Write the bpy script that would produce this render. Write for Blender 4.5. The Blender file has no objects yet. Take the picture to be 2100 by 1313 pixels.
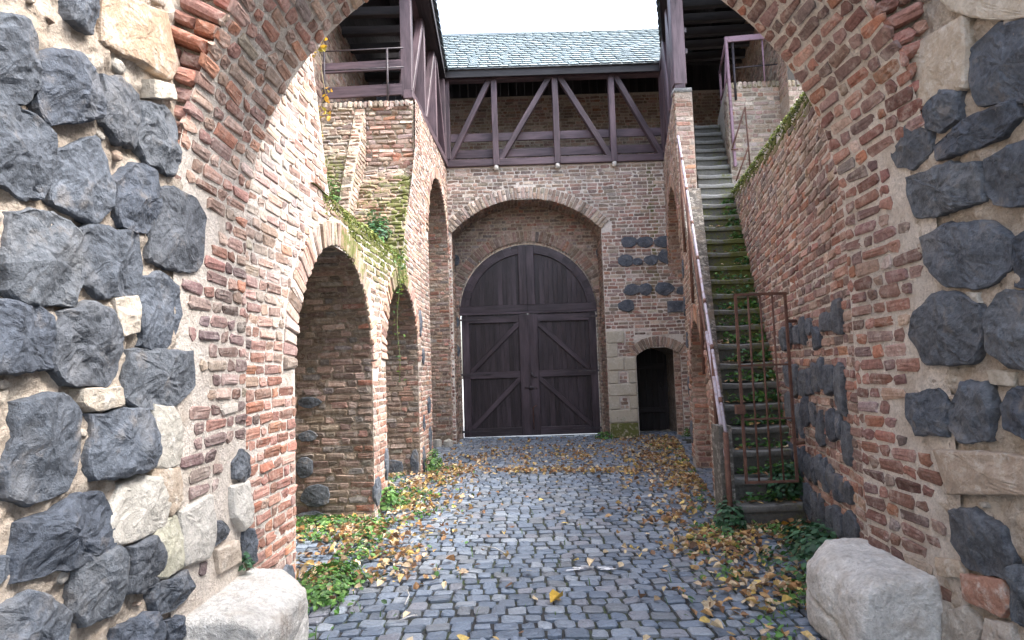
import bpy, math, random
import numpy as np
from mathutils import Matrix, Vector, noise as mnoise
SC = bpy.context.scene
COL = SC.collection
rng = np.random.default_rng(7)
random.seed(7)

# ------------------------------------------------------------------ camera
FPX, CX, CY = 1300.0, 1050.0, 656.5
EYE = np.array([0, 0, 1.55])
_t, _r = math.atan(100 / FPX), math.radians(1.9)
_F = np.array([0, math.cos(_t), math.sin(_t)]); _U = np.array([0, -math.sin(_t), math.cos(_t)]); _R = np.array([1.0, 0, 0])
_x = math.cos(_r) * _R - math.sin(_r) * _U
_y = math.sin(_r) * _R + math.cos(_r) * _U
cam = bpy.data.cameras.new('camera')
cam.sensor_width = 36; cam.lens = FPX / 2100 * 36; cam.clip_end = 1000; cam.clip_start = 0.05
camo = bpy.data.objects.new('camera', cam); COL.objects.link(camo)
camo.matrix_world = Matrix(((_x[0], _y[0], -_F[0], EYE[0]), (_x[1], _y[1], -_F[1], EYE[1]), (_x[2], _y[2], -_F[2], EYE[2]), (0, 0, 0, 1)))
SC.camera = camo
def ray(px, py):
    return _F + _x * (px - CX) / FPX - _y * (py - CY) / FPX
def at_plane(px, py, p0, n):
    d = ray(px, py); n = np.array(n, float)
    return EYE + d * (np.dot(np.array(p0) - EYE, n) / np.dot(d, n))

# ------------------------------------------------------------------ light
SUN_EL, SUN_AZ = math.radians(52), math.radians(98)      # azimuth clockwise from +Y
w = bpy.data.worlds.new('World'); SC.world = w; w.use_nodes = True
nt = w.node_tree; bg = nt.nodes['Background']
sky = nt.nodes.new('ShaderNodeTexSky'); sky.sky_type = 'NISHITA'; sky.sun_disc = False
sky.sun_elevation = SUN_EL; sky.sun_rotation = SUN_AZ; sky.air_density = 1.0; sky.dust_density = 4.0; sky.ozone_density = 1.0
hs = nt.nodes.new('ShaderNodeHueSaturation'); hs.inputs['Saturation'].default_value = 0.62
nt.links.new(sky.outputs[0], hs.inputs['Color']); nt.links.new(hs.outputs[0], bg.inputs[0])
bg.inputs[1].default_value = 0.15
sl = bpy.data.lights.new('sun', 'SUN'); sl.energy = 1.0; sl.angle = math.radians(25); sl.color = (1, .97, .93)
so = bpy.data.objects.new('sun', sl); COL.objects.link(so)
sd = Vector((math.sin(SUN_AZ) * math.cos(SUN_EL), math.cos(SUN_AZ) * math.cos(SUN_EL), math.sin(SUN_EL)))
so.rotation_euler = sd.to_track_quat('Z', 'Y').to_euler()
SC.view_settings.view_transform = 'Standard'; SC.view_settings.look = 'None'
SC.view_settings.exposure = 2.62; SC.view_settings.gamma = 1

# ------------------------------------------------------------------ mesh builder
class MB:
    def __init__(s): s.v = []; s.f = []; s.c = []; s.n = 0
    def add(s, v, f, c=(.5, .5, .5, 0)):
        v = np.asarray(v, float).reshape(-1, 3)
        c = np.asarray(c, float)
        if c.ndim == 1: c = np.tile(np.append(c, 0)[:4] if len(c) == 3 else c, (len(v), 1))
        if c.shape[1] == 3: c = np.hstack([c, np.zeros((len(c), 1))])
        s.v.append(v); s.c.append(c)
        for fs in (f if isinstance(f, list) and len(f) and isinstance(f[0], np.ndarray) and f[0].ndim == 2 else [f]):
            if isinstance(fs, np.ndarray): s.f.extend((fs + s.n).tolist())
            else: s.f.extend([[i + s.n for i in q] for q in fs])
        s.n += len(v)
    def build(s, name, mat, parent=None, smooth=True):
        me = bpy.data.meshes.new(name)
        me.from_pydata(np.vstack(s.v).tolist(), [], s.f)
        ca = me.color_attributes.new('col', 'FLOAT_COLOR', 'POINT')
        ca.data.foreach_set('color', np.vstack(s.c).astype(np.float32).ravel())
        if smooth: me.polygons.foreach_set('use_smooth', [True] * len(me.polygons))
        me.materials.append(mat)
        o = bpy.data.objects.new(name, me); COL.objects.link(o)
        if parent: o.parent = parent
        return o
def tag(o, label=None, cat=None, group=None, kind=None):
    if label: o['label'] = label
    if cat: o['category'] = cat
    if group: o['group'] = group
    if kind: o['kind'] = kind
    return o
def empty(name, label, cat, group=None):
    o = bpy.data.objects.new(name, None); COL.objects.link(o); o.empty_display_size = .2
    return tag(o, label, cat, group)

# ------------------------------------------------------------------ materials
class NT:
    def __init__(s, name):
        s.m = bpy.data.materials.new(name); s.m.use_nodes = True; s.t = s.m.node_tree; s.b = s.t.nodes['Principled BSDF']
    def n(s, typ, ins=None, **kw):
        x = s.t.nodes.new('ShaderNode' + typ)
        for k, v in kw.items(): setattr(x, k, v)
        for k, v in (ins or {}).items():
            if hasattr(v, 'is_output'): s.t.links.new(v, x.inputs[k])
            else: x.inputs[k].default_value = v
        return x
    def noise(s, vec, scale, det=5, rough=.6):
        return s.n('TexNoise', {'Vector': vec, 'Scale': scale, 'Detail': det, 'Roughness': rough}).outputs[0]
    def ramp(s, fac, a, b, lo=0., hi=1.):
        return s.n('MapRange', {0: fac, 1: a, 2: b, 3: lo, 4: hi}).outputs[0]
    def mix(s, fac, a, b, mode='MIX'):
        x = s.n('Mix', data_type='RGBA', blend_type=mode)
        for i, v in ((0, fac), (6, a), (7, b)):
            if hasattr(v, 'is_output'): s.t.links.new(v, x.inputs[i])
            else: x.inputs[i].default_value = v if i == 0 else (*v[:3], 1)
        return x.outputs[2]
    def math(s, op, a, b=0.):
        return s.n('Math', {0: a, 1: b}, operation=op).outputs[0]
    def bump(s, h, strength, dist):
        s.t.links.new(s.n('Bump', {'Height': h, 'Strength': strength, 'Distance': dist}).outputs[0], s.b.inputs['Normal'])
    def base(s, c):
        if hasattr(c, 'is_output'): s.t.links.new(c, s.b.inputs['Base Color'])
        else: s.b.inputs['Base Color'].default_value = (*c, 1)
    def set(s, k, v):
        if hasattr(v, 'is_output'): s.t.links.new(v, s.b.inputs[k])
        else: s.b.inputs[k].default_value = v

def masonry(name, smear=.42, contrast=.55, rough=.92, smear_col=(.56, .52, .475), bumpd=.006, stain=.42, fine=55, pits=0.):
    k = NT(name); pos = k.n('NewGeometry').outputs['Position']
    at = k.n('Attribute', attribute_name='col')
    col = at.outputs['Color']; al = at.outputs['Alpha']
    n1 = k.noise(pos, 9, 6, .65); n2 = k.noise(pos, fine, 6, .7); n3 = k.noise(pos, .9, 4); n4 = k.noise(pos, 23, 5, .7)
    v = k.ramp(k.math('ADD', k.math('MULTIPLY', n2, .6), k.math('MULTIPLY', n4, .4)), .3, .7, 1 - contrast, 1 + contrast)
    c = k.mix(1., col, k.n('CombineColor', {0: v, 1: v, 2: v}).outputs[0], 'MULTIPLY')
    c = k.mix(k.math('MULTIPLY', k.ramp(n1, .44, .64), k.ramp(n4, .44, .58, 0, smear)), c, smear_col)
    c = k.mix(k.ramp(n3, .52, .75, 0, stain), c, (.07, .06, .055))
    if pits:
        n5 = k.noise(pos, 34, 7, .75); c = k.mix(k.ramp(n5, .6, .7, 0, pits), c, (.12, .09, .065)); c = k.mix(k.ramp(k.noise(pos, 5, 4), .5, .7, 0, .45), c, (.33, .25, .18))
    mo = k.ramp(k.math('ADD', al, k.math('MULTIPLY', k.math('SUBTRACT', k.math('ADD', n1, n4), 1.), .9)), .35, .6)
    mc = k.mix(n2, (.045, .058, .018), (.2, .21, .07))
    c = k.mix(mo, c, mc)
    k.base(c); k.set('Roughness', rough); k.set('Specular IOR Level', .25)
    k.bump(k.math('ADD', k.math('MULTIPLY', n4, 1.4), k.math('MULTIPLY', n2, .8)), .9, bumpd)
    return k.m
M = {}
M['brick'] = masonry('old brick')
M['mortar'] = masonry('lime mortar', smear=.6, contrast=.42, smear_col=(.6, .56, .5), bumpd=.02, fine=70, pits=.75)
M['limestone'] = masonry('pale limestone', smear=.6, contrast=.22, smear_col=(.62, .6, .56), bumpd=.01, stain=.12, fine=70)
M['guardstone'] = masonry('weathered limestone', smear=.5, contrast=.42, smear_col=(.8, .79, .77), bumpd=.024, stain=.5, fine=45, pits=.5)
M['step'] = masonry('stair stone', smear=.15, contrast=.35, smear_col=(.2, .2, .19), bumpd=.005)
M['slate'] = masonry('roof slate', smear=.15, contrast=.22, rough=.65, smear_col=(.4, .45, .47), bumpd=.003, stain=.1)
def mat_basalt():
    k = NT('dark basalt'); pos = k.n('NewGeometry').outputs['Position']; at = k.n('Attribute', attribute_name='col')
    n1 = k.noise(pos, 7, 6, .65); n2 = k.noise(pos, 38, 7, .72); n3 = k.noise(pos, 150, 4, .7)
    vo = k.n('TexVoronoi', {'Vector': pos, 'Scale': 95.}).outputs['Distance']
    c = k.mix(k.ramp(k.math('ADD', k.math('MULTIPLY', n2, .6), k.math('MULTIPLY', n1, .4)), .36, .64), (.02, .026, .037), (.145, .168, .205))
    c = k.mix(1., c, at.outputs['Color'], 'MULTIPLY')
    c = k.mix(k.ramp(n1, .57, .72, 0, .55), c, (.24, .2, .16))
    c = k.mix(k.ramp(k.noise(pos, 3.2, 5), .55, .7, 0, .5), c, (.2, .205, .215))
    c = k.mix(k.ramp(n3, .66, .74, 0, .6), c, (.3, .29, .27))
    k.base(c); k.set('Roughness', k.ramp(n2, .3, .7, .5, .8)); k.set('Specular IOR Level', .45)
    k.bump(k.math('ADD', k.math('ADD', n2, k.math('MULTIPLY', n1, 1.3)), k.math('MULTIPLY', k.ramp(vo, 0, .35), .12)), .9, .024)
    return k.m
M['basalt'] = mat_basalt()
def mat_wood(name, dark, light, rough=.55, bd=.004):
    k = NT(name); g = k.n('Attribute', attribute_name='gco').outputs['Vector']
    at = k.n('Attribute', attribute_name='col').outputs['Color']
    mp = k.n('Mapping', {'Vector': g, 'Scale': (2.2, 34, 34)}).outputs[0]
    n1 = k.noise(mp, 1., 7, .7); n2 = k.noise(k.n('Mapping', {'Vector': g, 'Scale': (.8, 4, 4)}).outputs[0], 1., 4)
    n3 = k.noise(k.n('Mapping', {'Vector': g, 'Scale': (9, 130, 130)}).outputs[0], 1., 4)
    c = k.mix(k.ramp(n1, .3, .72), dark, light)
    c = k.mix(k.ramp(n2, .45, .7, 0, .65), c, tuple(x * 1.9 + .012 for x in light)); c = k.mix(k.ramp(n3, .6, .72, 0, .6), c, dark)
    c = k.mix(1., c, at, 'MULTIPLY')
    k.base(c); k.set('Roughness', k.ramp(n1, .3, .7, rough + .1, rough - .1)); k.set('Specular IOR Level', .4)
    k.bump(k.math('ADD', n1, k.math('MULTIPLY', n3, .5)), .8, bd)
    return k.m
M['timber'] = mat_wood('stained timber', (.028, .018, .025), (.098, .066, .078), .5, .006)
M['gatewood'] = mat_wood('gate planks', (.013, .009, .012), (.055, .039, .05), .42, .007)
M['rafterwood'] = mat_wood('roof rafters', (.012, .010, .012), (.03, .025, .028))
def mat_metal(name, c1, c2, thr=.5, rough=.6, metal=0.3):
    k = NT(name); pos = k.n('NewGeometry').outputs['Position']
    n = k.noise(pos, 14, 6, .7); n2 = k.noise(pos, 90, 5, .7)
    k.base(k.mix(k.ramp(n, thr - .08, thr + .1), c1, c2)); k.set('Roughness', k.ramp(n2, .3, .7, rough - .12, rough + .2)); k.set('Metallic', metal)
    k.bump(n2, .5, .002); return k.m
M['rust'] = mat_metal('rusty iron', (.1, .05, .04), (.155, .08, .058), .5, .78, .1)
M['rail'] = mat_metal('worn violet paint', (.42, .39, .47), (.26, .14, .12), .58, .5, .1)
M['iron'] = mat_metal('dark iron', (.05, .045, .055), (.1, .08, .08), .55, .5, .4)
M['purplepaint'] = mat_metal('weathered violet paint', (.27, .17, .22), (.14, .08, .09), .6, .55, 0)
M['zinc'] = mat_metal('weathered zinc', (.33, .36, .37), (.22, .25, .26), .5, .5, .4)
def mat_leaf(name, transl=.25, rough=.55):
    k = NT(name); at = k.n('Attribute', attribute_name='col').outputs['Color']
    pos = k.n('NewGeometry').outputs['Position']; n = k.noise(pos, 60, 4)
    v = k.ramp(n, .3, .7, .7, 1.25)
    c = k.mix(1., at, k.n('CombineColor', {0: v, 1: v, 2: v}).outputs[0], 'MULTIPLY')
    k.base(c); k.set('Roughness', rough)
    tr = k.n('BsdfTranslucent', {'Color': c}); mx = k.n('MixShader', {0: transl, 1: k.b.outputs[0], 2: tr.outputs[0]})
    k.t.links.new(mx.outputs[0], k.t.nodes['Material Output'].inputs[0]); return k.m
M['leaf'] = mat_leaf('green leaf'); M['dryleaf'] = mat_leaf('autumn leaf', .15, .6)
def mat_soil():
    k = NT('joint soil'); pos = k.n('NewGeometry').outputs['Position']
    n = k.noise(pos, 1.4, 6, .65); n2 = k.noise(pos, 60, 5, .7); n3 = k.noise(pos, 12, 5)
    c = k.mix(k.ramp(n2, .3, .7), (.018, .019, .021), (.05, .05, .05))
    c = k.mix(k.math('MULTIPLY', k.ramp(n, .42, .62), k.ramp(n3, .42, .6)), c, (.045, .07, .018))
    k.base(c); k.set('Roughness', .85); k.bump(n2, .9, .01); return k.m
M['soil'] = mat_soil()
def mat_sett():
    k = NT('grey sett stone'); pos = k.n('NewGeometry').outputs['Position']; at = k.n('Attribute', attribute_name='col')
    n = k.noise(pos, 70, 6, .7); n1 = k.noise(pos, 14, 5, .65); n3 = k.noise(pos, 1.1, 4)
    v = k.ramp(n, .25, .75, .7, 1.3)
    c = k.mix(1., at.outputs['Color'], k.n('CombineColor', {0: v, 1: v, 2: v}).outputs[0], 'MULTIPLY')
    c = k.mix(k.ramp(n1, .6, .75, 0, .45), c, (.06, .062, .055))
    k.base(c); k.set('Roughness', k.ramp(n3, .35, .7, .34, .62)); k.set('Specular IOR Level', .5)
    k.bump(k.math('ADD', n, n1), .6, .006); return k.m
M['sett'] = mat_sett()
def mat_flat(name, c, rough=.9):
    k = NT(name); pos = k.n('NewGeometry').outputs['Position']; n = k.noise(pos, 25, 5)
    k.base(k.mix(n, tuple(x * .8 for x in c), tuple(x * 1.15 for x in c))); k.set('Roughness', rough); return k.m
M['paving'] = mat_flat('pale street', (.5, .49, .46)); M['white'] = mat_flat('white paint', (.75, .77, .8), .6)

# ------------------------------------------------------------------ surfaces: (u, v, h) -> xyz
def planar(o, U, V, N):
    o, U, V, N = [np.array(a, float) for a in (o, U, V, N)]
    return lambda u, v, h: o + np.asarray(u)[..., None] * U + np.asarray(v)[..., None] * V + np.asarray(h)[..., None] * N
class Path:                                   # polyline in a plane, v = arc length
    def __init__(s, pts):
        s.p = np.array(pts, float); d = np.diff(s.p, axis=0); L = np.hypot(d[:, 0], d[:, 1]); s.s = np.append(0, np.cumsum(L)); s.L = s.s[-1]
        t = d / L[:, None]; tv = np.vstack([t[:1], (t[1:] + t[:-1]) / 2, t[-1:]]); s.nv = np.stack([-tv[:, 1], tv[:, 0]], 1)
        s.nv /= np.linalg.norm(s.nv, axis=1)[:, None]
    def __call__(s, v):
        v = np.asarray(v, float); vc = np.clip(v, 0, s.L)
        p = np.stack([np.interp(vc, s.s, s.p[:, i]) for i in (0, 1)], -1)
        n = np.stack([np.interp(vc, s.s, s.nv[:, i]) for i in (0, 1)], -1)
        return p, n / np.linalg.norm(n, axis=-1, keepdims=True)
def extr(path, o, A, B, W, flip=1):           # path in axes A,B swept along W
    o, A, B, W = [np.array(a, float) for a in (o, A, B, W)]
    def f(u, v, h):
        p, n = path(v); h = np.asarray(h)[..., None] * flip
        return o + (p[..., :1] + n[..., :1] * h) * A + (p[..., 1:] + n[..., 1:] * h) * B + np.asarray(u)[..., None] * W
    return f
def polar(surf, cu, cv):                      # ring on a planar surface: u = angle, v = radius
    return lambda a, r, h: surf(cu + np.asarray(r) * np.cos(a), cv + np.asarray(r) * np.sin(a), h)
def arch_path(c, zs, R, z0=0., seg=28, a0=0., a1=math.pi, left_first=True):
    an = np.linspace(math.pi, 0, seg) if left_first else np.linspace(0, math.pi, seg)
    pts = [(c - R if left_first else c + R, z0)] + [(c + R * math.cos(a), zs + R * math.sin(a)) for a in an] + [(c + R if left_first else c - R, z0)]
    return Path(pts)

# ------------------------------------------------------------------ bricks
_k = []
def brick_template():
    q = []; t = []
    for r in range(3):
        for i in range(8):
            j = (i + 1) % 8
            q.append((r * 8 + i, r * 8 + j, r * 8 + 8 + j, r * 8 + 8 + i))
    for i in range(8): t.append((24 + i, 24 + (i + 1) % 8, 32))
    return np.array(q), np.array(t)
BQ, BT = brick_template()
def bricks(mb, surf, B, colfn, p=.007, inset=.006, chip=.010, jit=.004, tilt=.004, du=None):
    """B: (N,4) u0,u1,v0,v1. du: length of one u unit in metres (radians on rings)."""
    B = np.asarray(B, float)
    if not len(B): return
    n = len(B); su = 1.0 if du is None else 1.0 / du
    cu, cv = (B[:, 0] + B[:, 1]) / 2, (B[:, 2] + B[:, 3]) / 2
    a, b = (B[:, 1] - B[:, 0]) / 2 / su, (B[:, 3] - B[:, 2]) / 2
    k = np.minimum(chip * rng.uniform(.5, 1.8, (n, 8)), np.minimum(a, b)[:, None] * .8)
    sx = np.array([1, 1, -1, -1, -1, -1, 1, 1]); sy = np.array([-1, 1, 1, 1, 1, -1, -1, -1])   # corners
    sx = np.array([1, 1, 1, -1, -1, -1, -1, 1]); sy = np.array([-1, 1, 1, 1, 1, -1, -1, -1])
    kx = np.array([0, 0, 1, 1, 0, 0, 1, 1]); ky = 1 - kx
    x = sx * (a[:, None] - k * kx); y = sy * (b[:, None] - k * ky)
    j1 = rng.normal(0, jit, (n, 8)); j2 = rng.normal(0, jit, (n, 8)); x = x + j1; y = y + j2
    pr = p * rng.uniform(.55, 1.35, n)
    tu, tv = rng.normal(0, tilt, n), rng.normal(0, tilt, n)
    rings = []
    brk = np.where(rng.random((n, 8)) < .12, rng.uniform(1.5, 4.5, (n, 8)), 1.) * rng.uniform(.6, 1.5, (n, 8))
    ins = np.minimum(inset, np.minimum(a, b) * .35)
    for (h, e) in ((-.012, -.001), (.55, 0), (1., 1.), (1.06, 4.)):
        bk = brk if e == 1. else np.ones((n, 8))
        f = np.maximum(1 - e * ins[:, None] * bk / a[:, None], .3); g = np.maximum(1 - e * ins[:, None] * bk / b[:, None], .3)
        xx, yy = x * f, y * g
        hh = (h * pr)[:, None] if h > 0 else np.full((n, 1), h)
        hh = hh + (np.zeros((n, 8)) if h <= 0 else (tu[:, None] * xx / np.maximum(a, .02)[:, None] + tv[:, None] * yy / np.maximum(b, .02)[:, None]) * h + rng.normal(0, .0016, (n, 8)) * h)
        rings.append(np.stack([xx, yy, hh], -1))
    cen = np.stack([np.zeros(n), np.zeros(n), pr * 1.15 + rng.normal(0, .002, n)], -1)[:, None]
    P = np.concatenate(rings + [cen], 1)                   # n,33,3
    V = surf(cu[:, None] + P[..., 0] * su, cv[:, None] + P[..., 1], P[..., 2])
    C = colfn(surf(cu, cv, cv * 0))                        # n,4
    if C.shape[1] == 3: C = np.hstack([C, np.zeros((n, 1))])
    off = (np.arange(n) * 33)[:, None, None]
    mb.add(V.reshape(-1, 3), [(BQ[None] + off).reshape(-1, 4), (BT[None] + off).reshape(-1, 3)], np.repeat(C, 33, 0))
def lay(v0, v1, spans, pitch=.078, joint=.018, lens=(.235, .115), mode='flemish', minlen=.045, wob=.15):
    out = []; v = v0; r = 0
    while v < v1 - pitch * .5:
        for (s0, s1) in spans(v + pitch / 2):
            u = s0 - (rng.uniform(0, lens[0]) if mode != 'stack' else 0); i = r
            while u < s1:
                L = lens[i % 2] if mode == 'flemish' else (lens[r % 2] if mode == 'english' else lens[0])
                L *= rng.uniform(1 - wob, 1 + wob)
                a, b = max(u, s0), min(u + L, s1)
                if b - a > minlen and b > a: out.append((a + joint / 2, b - joint / 2, v + joint / 2 + rng.normal(0, .001), v + pitch - joint / 2 + rng.normal(0, .001)))
                u += L; i += 1
        v += pitch; r += 1
    return np.array(out)
def backing(mb, surf, v0, v1, spans, col, dv=.06, du=.5, amp=0., fr=7., moss=None):
    vs = np.arange(v0, v1 + 1e-6, dv)
    if vs[-1] < v1 - 1e-4: vs = np.append(vs, v1)
    for i in range(len(vs) - 1):
        A, Bq = spans(vs[i] + 1e-4), spans(vs[i + 1] - 1e-4)
        if len(A) != len(Bq): A = Bq = spans((vs[i] + vs[i + 1]) / 2)
        for (a0, a1), (b0, b1) in zip(A, Bq):
            n = max(1, int(math.ceil(max(a1 - a0, b1 - b0) / du)))
            t = np.linspace(0, 1, n + 1)
            lo = surf(a0 + (a1 - a0) * t, np.full(n + 1, vs[i]), np.zeros(n + 1)); hi = surf(b0 + (b1 - b0) * t, np.full(n + 1, vs[i + 1]), np.zeros(n + 1))
            V = np.vstack([lo, hi])
            j = np.arange(n)
            mb.add(V, np.stack([j, j + 1, j + n + 2, j + n + 1], 1), col)
def rough_sheet(mb, surf, u0, u1, v0, v1, d, col, amp=.02, keep=None):
    us = np.arange(u0, u1 + d * .5, d); vs = np.arange(v0, v1 + d * .5, d)
    Ug, Vg = np.meshgrid(us, vs); H = np.zeros(Ug.shape)
    for i in range(Ug.shape[0]):
        for j in range(Ug.shape[1]):
            q = Vector((Ug[i, j], Vg[i, j], 3.3))
            H[i, j] = amp * (mnoise.fractal(q * 6, .9, 2.1, 4) * .6 + mnoise.noise(q * 22) * .35 + mnoise.noise(q * 55) * .2)
    P = surf(Ug, Vg, H).reshape(-1, 3); nu = len(us)
    ii, jj = np.meshgrid(np.arange(len(vs) - 1), np.arange(nu - 1), indexing='ij'); a = (ii * nu + jj).ravel()
    cc = np.tile(np.array([*col, 0.]), (len(P), 1))
    pat = np.array([mnoise.noise(Vector(p) * 4.) for p in P])[:, None]
    cc[:, :3] *= 1 + .3 * pat
    mb.add(P, np.stack([a, a + 1, a + nu + 1, a + nu], 1), cc)
def full(u0, u1): return lambda v: [(u0, u1)]
def cut(spans, a, b):                        # remove a..b
    out = []
    for s0, s1 in spans:
        if b <= s0 or a >= s1: out.append((s0, s1)); continue
        if a - s0 > .02: out.append((s0, a))
        if s1 - b > .02: out.append((b, s1))
    return out
def arch_half(v, zs, R):                     # half opening width at height v of a semicircular arch
    if v <= zs: return R
    d = R * R - (v - zs) ** 2
    return math.sqrt(d) if d > 0 else 0.

PAL = {
 'red': ((.34, .125, .08), (.4, .17, .115), (.3, .12, .085), (.43, .2, .14), (.46, .15, .06)),
 'pink': ((.42, .23, .17), (.47, .29, .22), (.38, .2, .155), (.5, .34, .27), (.4, .25, .2)),
 'purple': ((.19, .11, .105), (.22, .135, .13), (.24, .14, .125), (.15, .11, .115), (.2, .15, .15)),
 'tan': ((.38, .28, .2), (.43, .33, .25), (.33, .25, .185), (.36, .23, .165), (.28, .235, .19)),
 'pale': ((.55, .44, .36), (.6, .5, .42), (.52, .38, .31), (.6, .53, .46), (.5, .42, .36)),
 'brown': ((.24, .155, .115), (.28, .17, .12), (.2, .14, .11), (.3, .19, .14), (.23, .17, .14)),
 'grey': ((.2, .2, .2), (.16, .16, .165), (.24, .225, .21)),
 'darkred': ((.235, .085, .062), (.28, .105, .08), (.2, .085, .07), (.3, .13, .1), (.17, .09, .08)),
 'orange': ((.5, .19, .08), (.46, .16, .06)),
}
def pick(P, weights):
    """weights: list of (palette, weight or array)."""
    n = len(P); W = np.stack([np.broadcast_to(np.asarray(w_, float), (n,)) for _, w_ in weights], 1)
    W = W / W.sum(1, keepdims=True); cw = np.cumsum(W, 1); r = rng.random((n, 1)); idx = (r > cw).sum(1)
    out = np.zeros((n, 3))
    for i, (nm, _) in enumerate(weights):
        s = np.where(idx == i)[0]; pal = np.array(PAL[nm]); out[s] = pal[rng.integers(0, len(pal), len(s))]
    mean = sum(W[:, i:i + 1] * np.array(PAL[nm]).mean(0) for i, (nm, _) in enumerate(weights))
    out = out * .58 + mean * .42; g = out.mean(1, keepdims=True); out = g + (out - g) * .8
    return np.clip(out * rng.uniform(.62, 1.25, (n, 1)) * rng.uniform(.95, 1.05, (n, 3)), .01, .8)
def sm(x, a, b): return np.clip((np.asarray(x, float) - a) / (b - a), 0, 1)

# ------------------------------------------------------------------ stones
def resample(poly, m):
    p = np.array(poly, float); p = np.vstack([p, p[:1]]); d = np.hypot(*np.diff(p, axis=0).T); s = np.append(0, np.cumsum(d))
    t = np.linspace(0, s[-1], m, endpoint=False); return np.stack([np.interp(t, s, p[:, 0]), np.interp(t, s, p[:, 1])], 1)
FULLR = ((-.5, 1.0), (.1, 1.02), (.5, 1.015), (.82, .99), (.96, .94), (1., .84), (1., .7), (1., .55), (1., .42), (1., .28), (1., .14))
def stone_mesh(poly, surf, h, seed, m=36, col=(1, 1, 1), crag=1., rings=FULLR, facets=True):
    mb = MB(); p = resample(poly, m)
    c = p.mean(0); V = []; size = np.abs(p - c).mean(); rr = random.Random(seed)
    fc = [(rr.uniform(-1, 1), rr.uniform(-1, 1), rr.uniform(.15, .75), rr.uniform(0, 6.283)) for _ in range(9)]
    def facet(q):                             # lowest of several tilted planes: flat broken faces with sharp arrises
        if not facets: return 0
        x, y = (q - c) / max(size, 1e-4)
        return min(.55, *[.3 + g * .9 * (math.cos(a) * (x - fx * .7) + math.sin(a) * (y - fy * .7)) for fx, fy, g, a in fc])
    for (hh, sc) in rings:
        for q in p:
            x = c + (q - c) * sc
            s = Vector((x[0], x[1], seed * 3.7))
            if hh > 0:
                f = mnoise.noise(s * 7) * .25 + mnoise.noise(s * 17) * .22 + mnoise.noise(s * 41) * .16 + max(-.5, facet(x)) * .9
                z = h * hh * (1 + crag * f * min(1, hh * hh))
                e = (.016 * mnoise.noise(s * 12) + .009 * mnoise.noise(s * 33 + Vector((hh * 3, 0, 0)))) * crag
                x = x + (x - c) / max(np.linalg.norm(x - c), 1e-6) * e * min(1, sc * sc)
            else: z = hh * h
            V.append((x[0], x[1], z))
    V.append((c[0], c[1], h * (1 + crag * max(-.5, facet(c)) * .9)))
    V = np.array(V); P = surf(V[:, 0], V[:, 1], V[:, 2])
    f = []
    R = len(rings)
    for r in range(R - 1):
        for i in range(m):
            j = (i + 1) % m; f.append((r * m + i, r * m + j, r * m + m + j, r * m + m + i))
    for i in range(m): f.append(((R - 1) * m + i, (R - 1) * m + (i + 1) % m, R * m))
    mb.add(P, f, col); return mb
def ellipse(cu, cv, a, b, seed, k=9):
    r_ = random.Random(seed); return [(cu + a * math.cos(t) * r_.uniform(.82, 1.1), cv + b * math.sin(t) * r_.uniform(.82, 1.1)) for t in np.linspace(0, 2 * math.pi, k, endpoint=False)]

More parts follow.
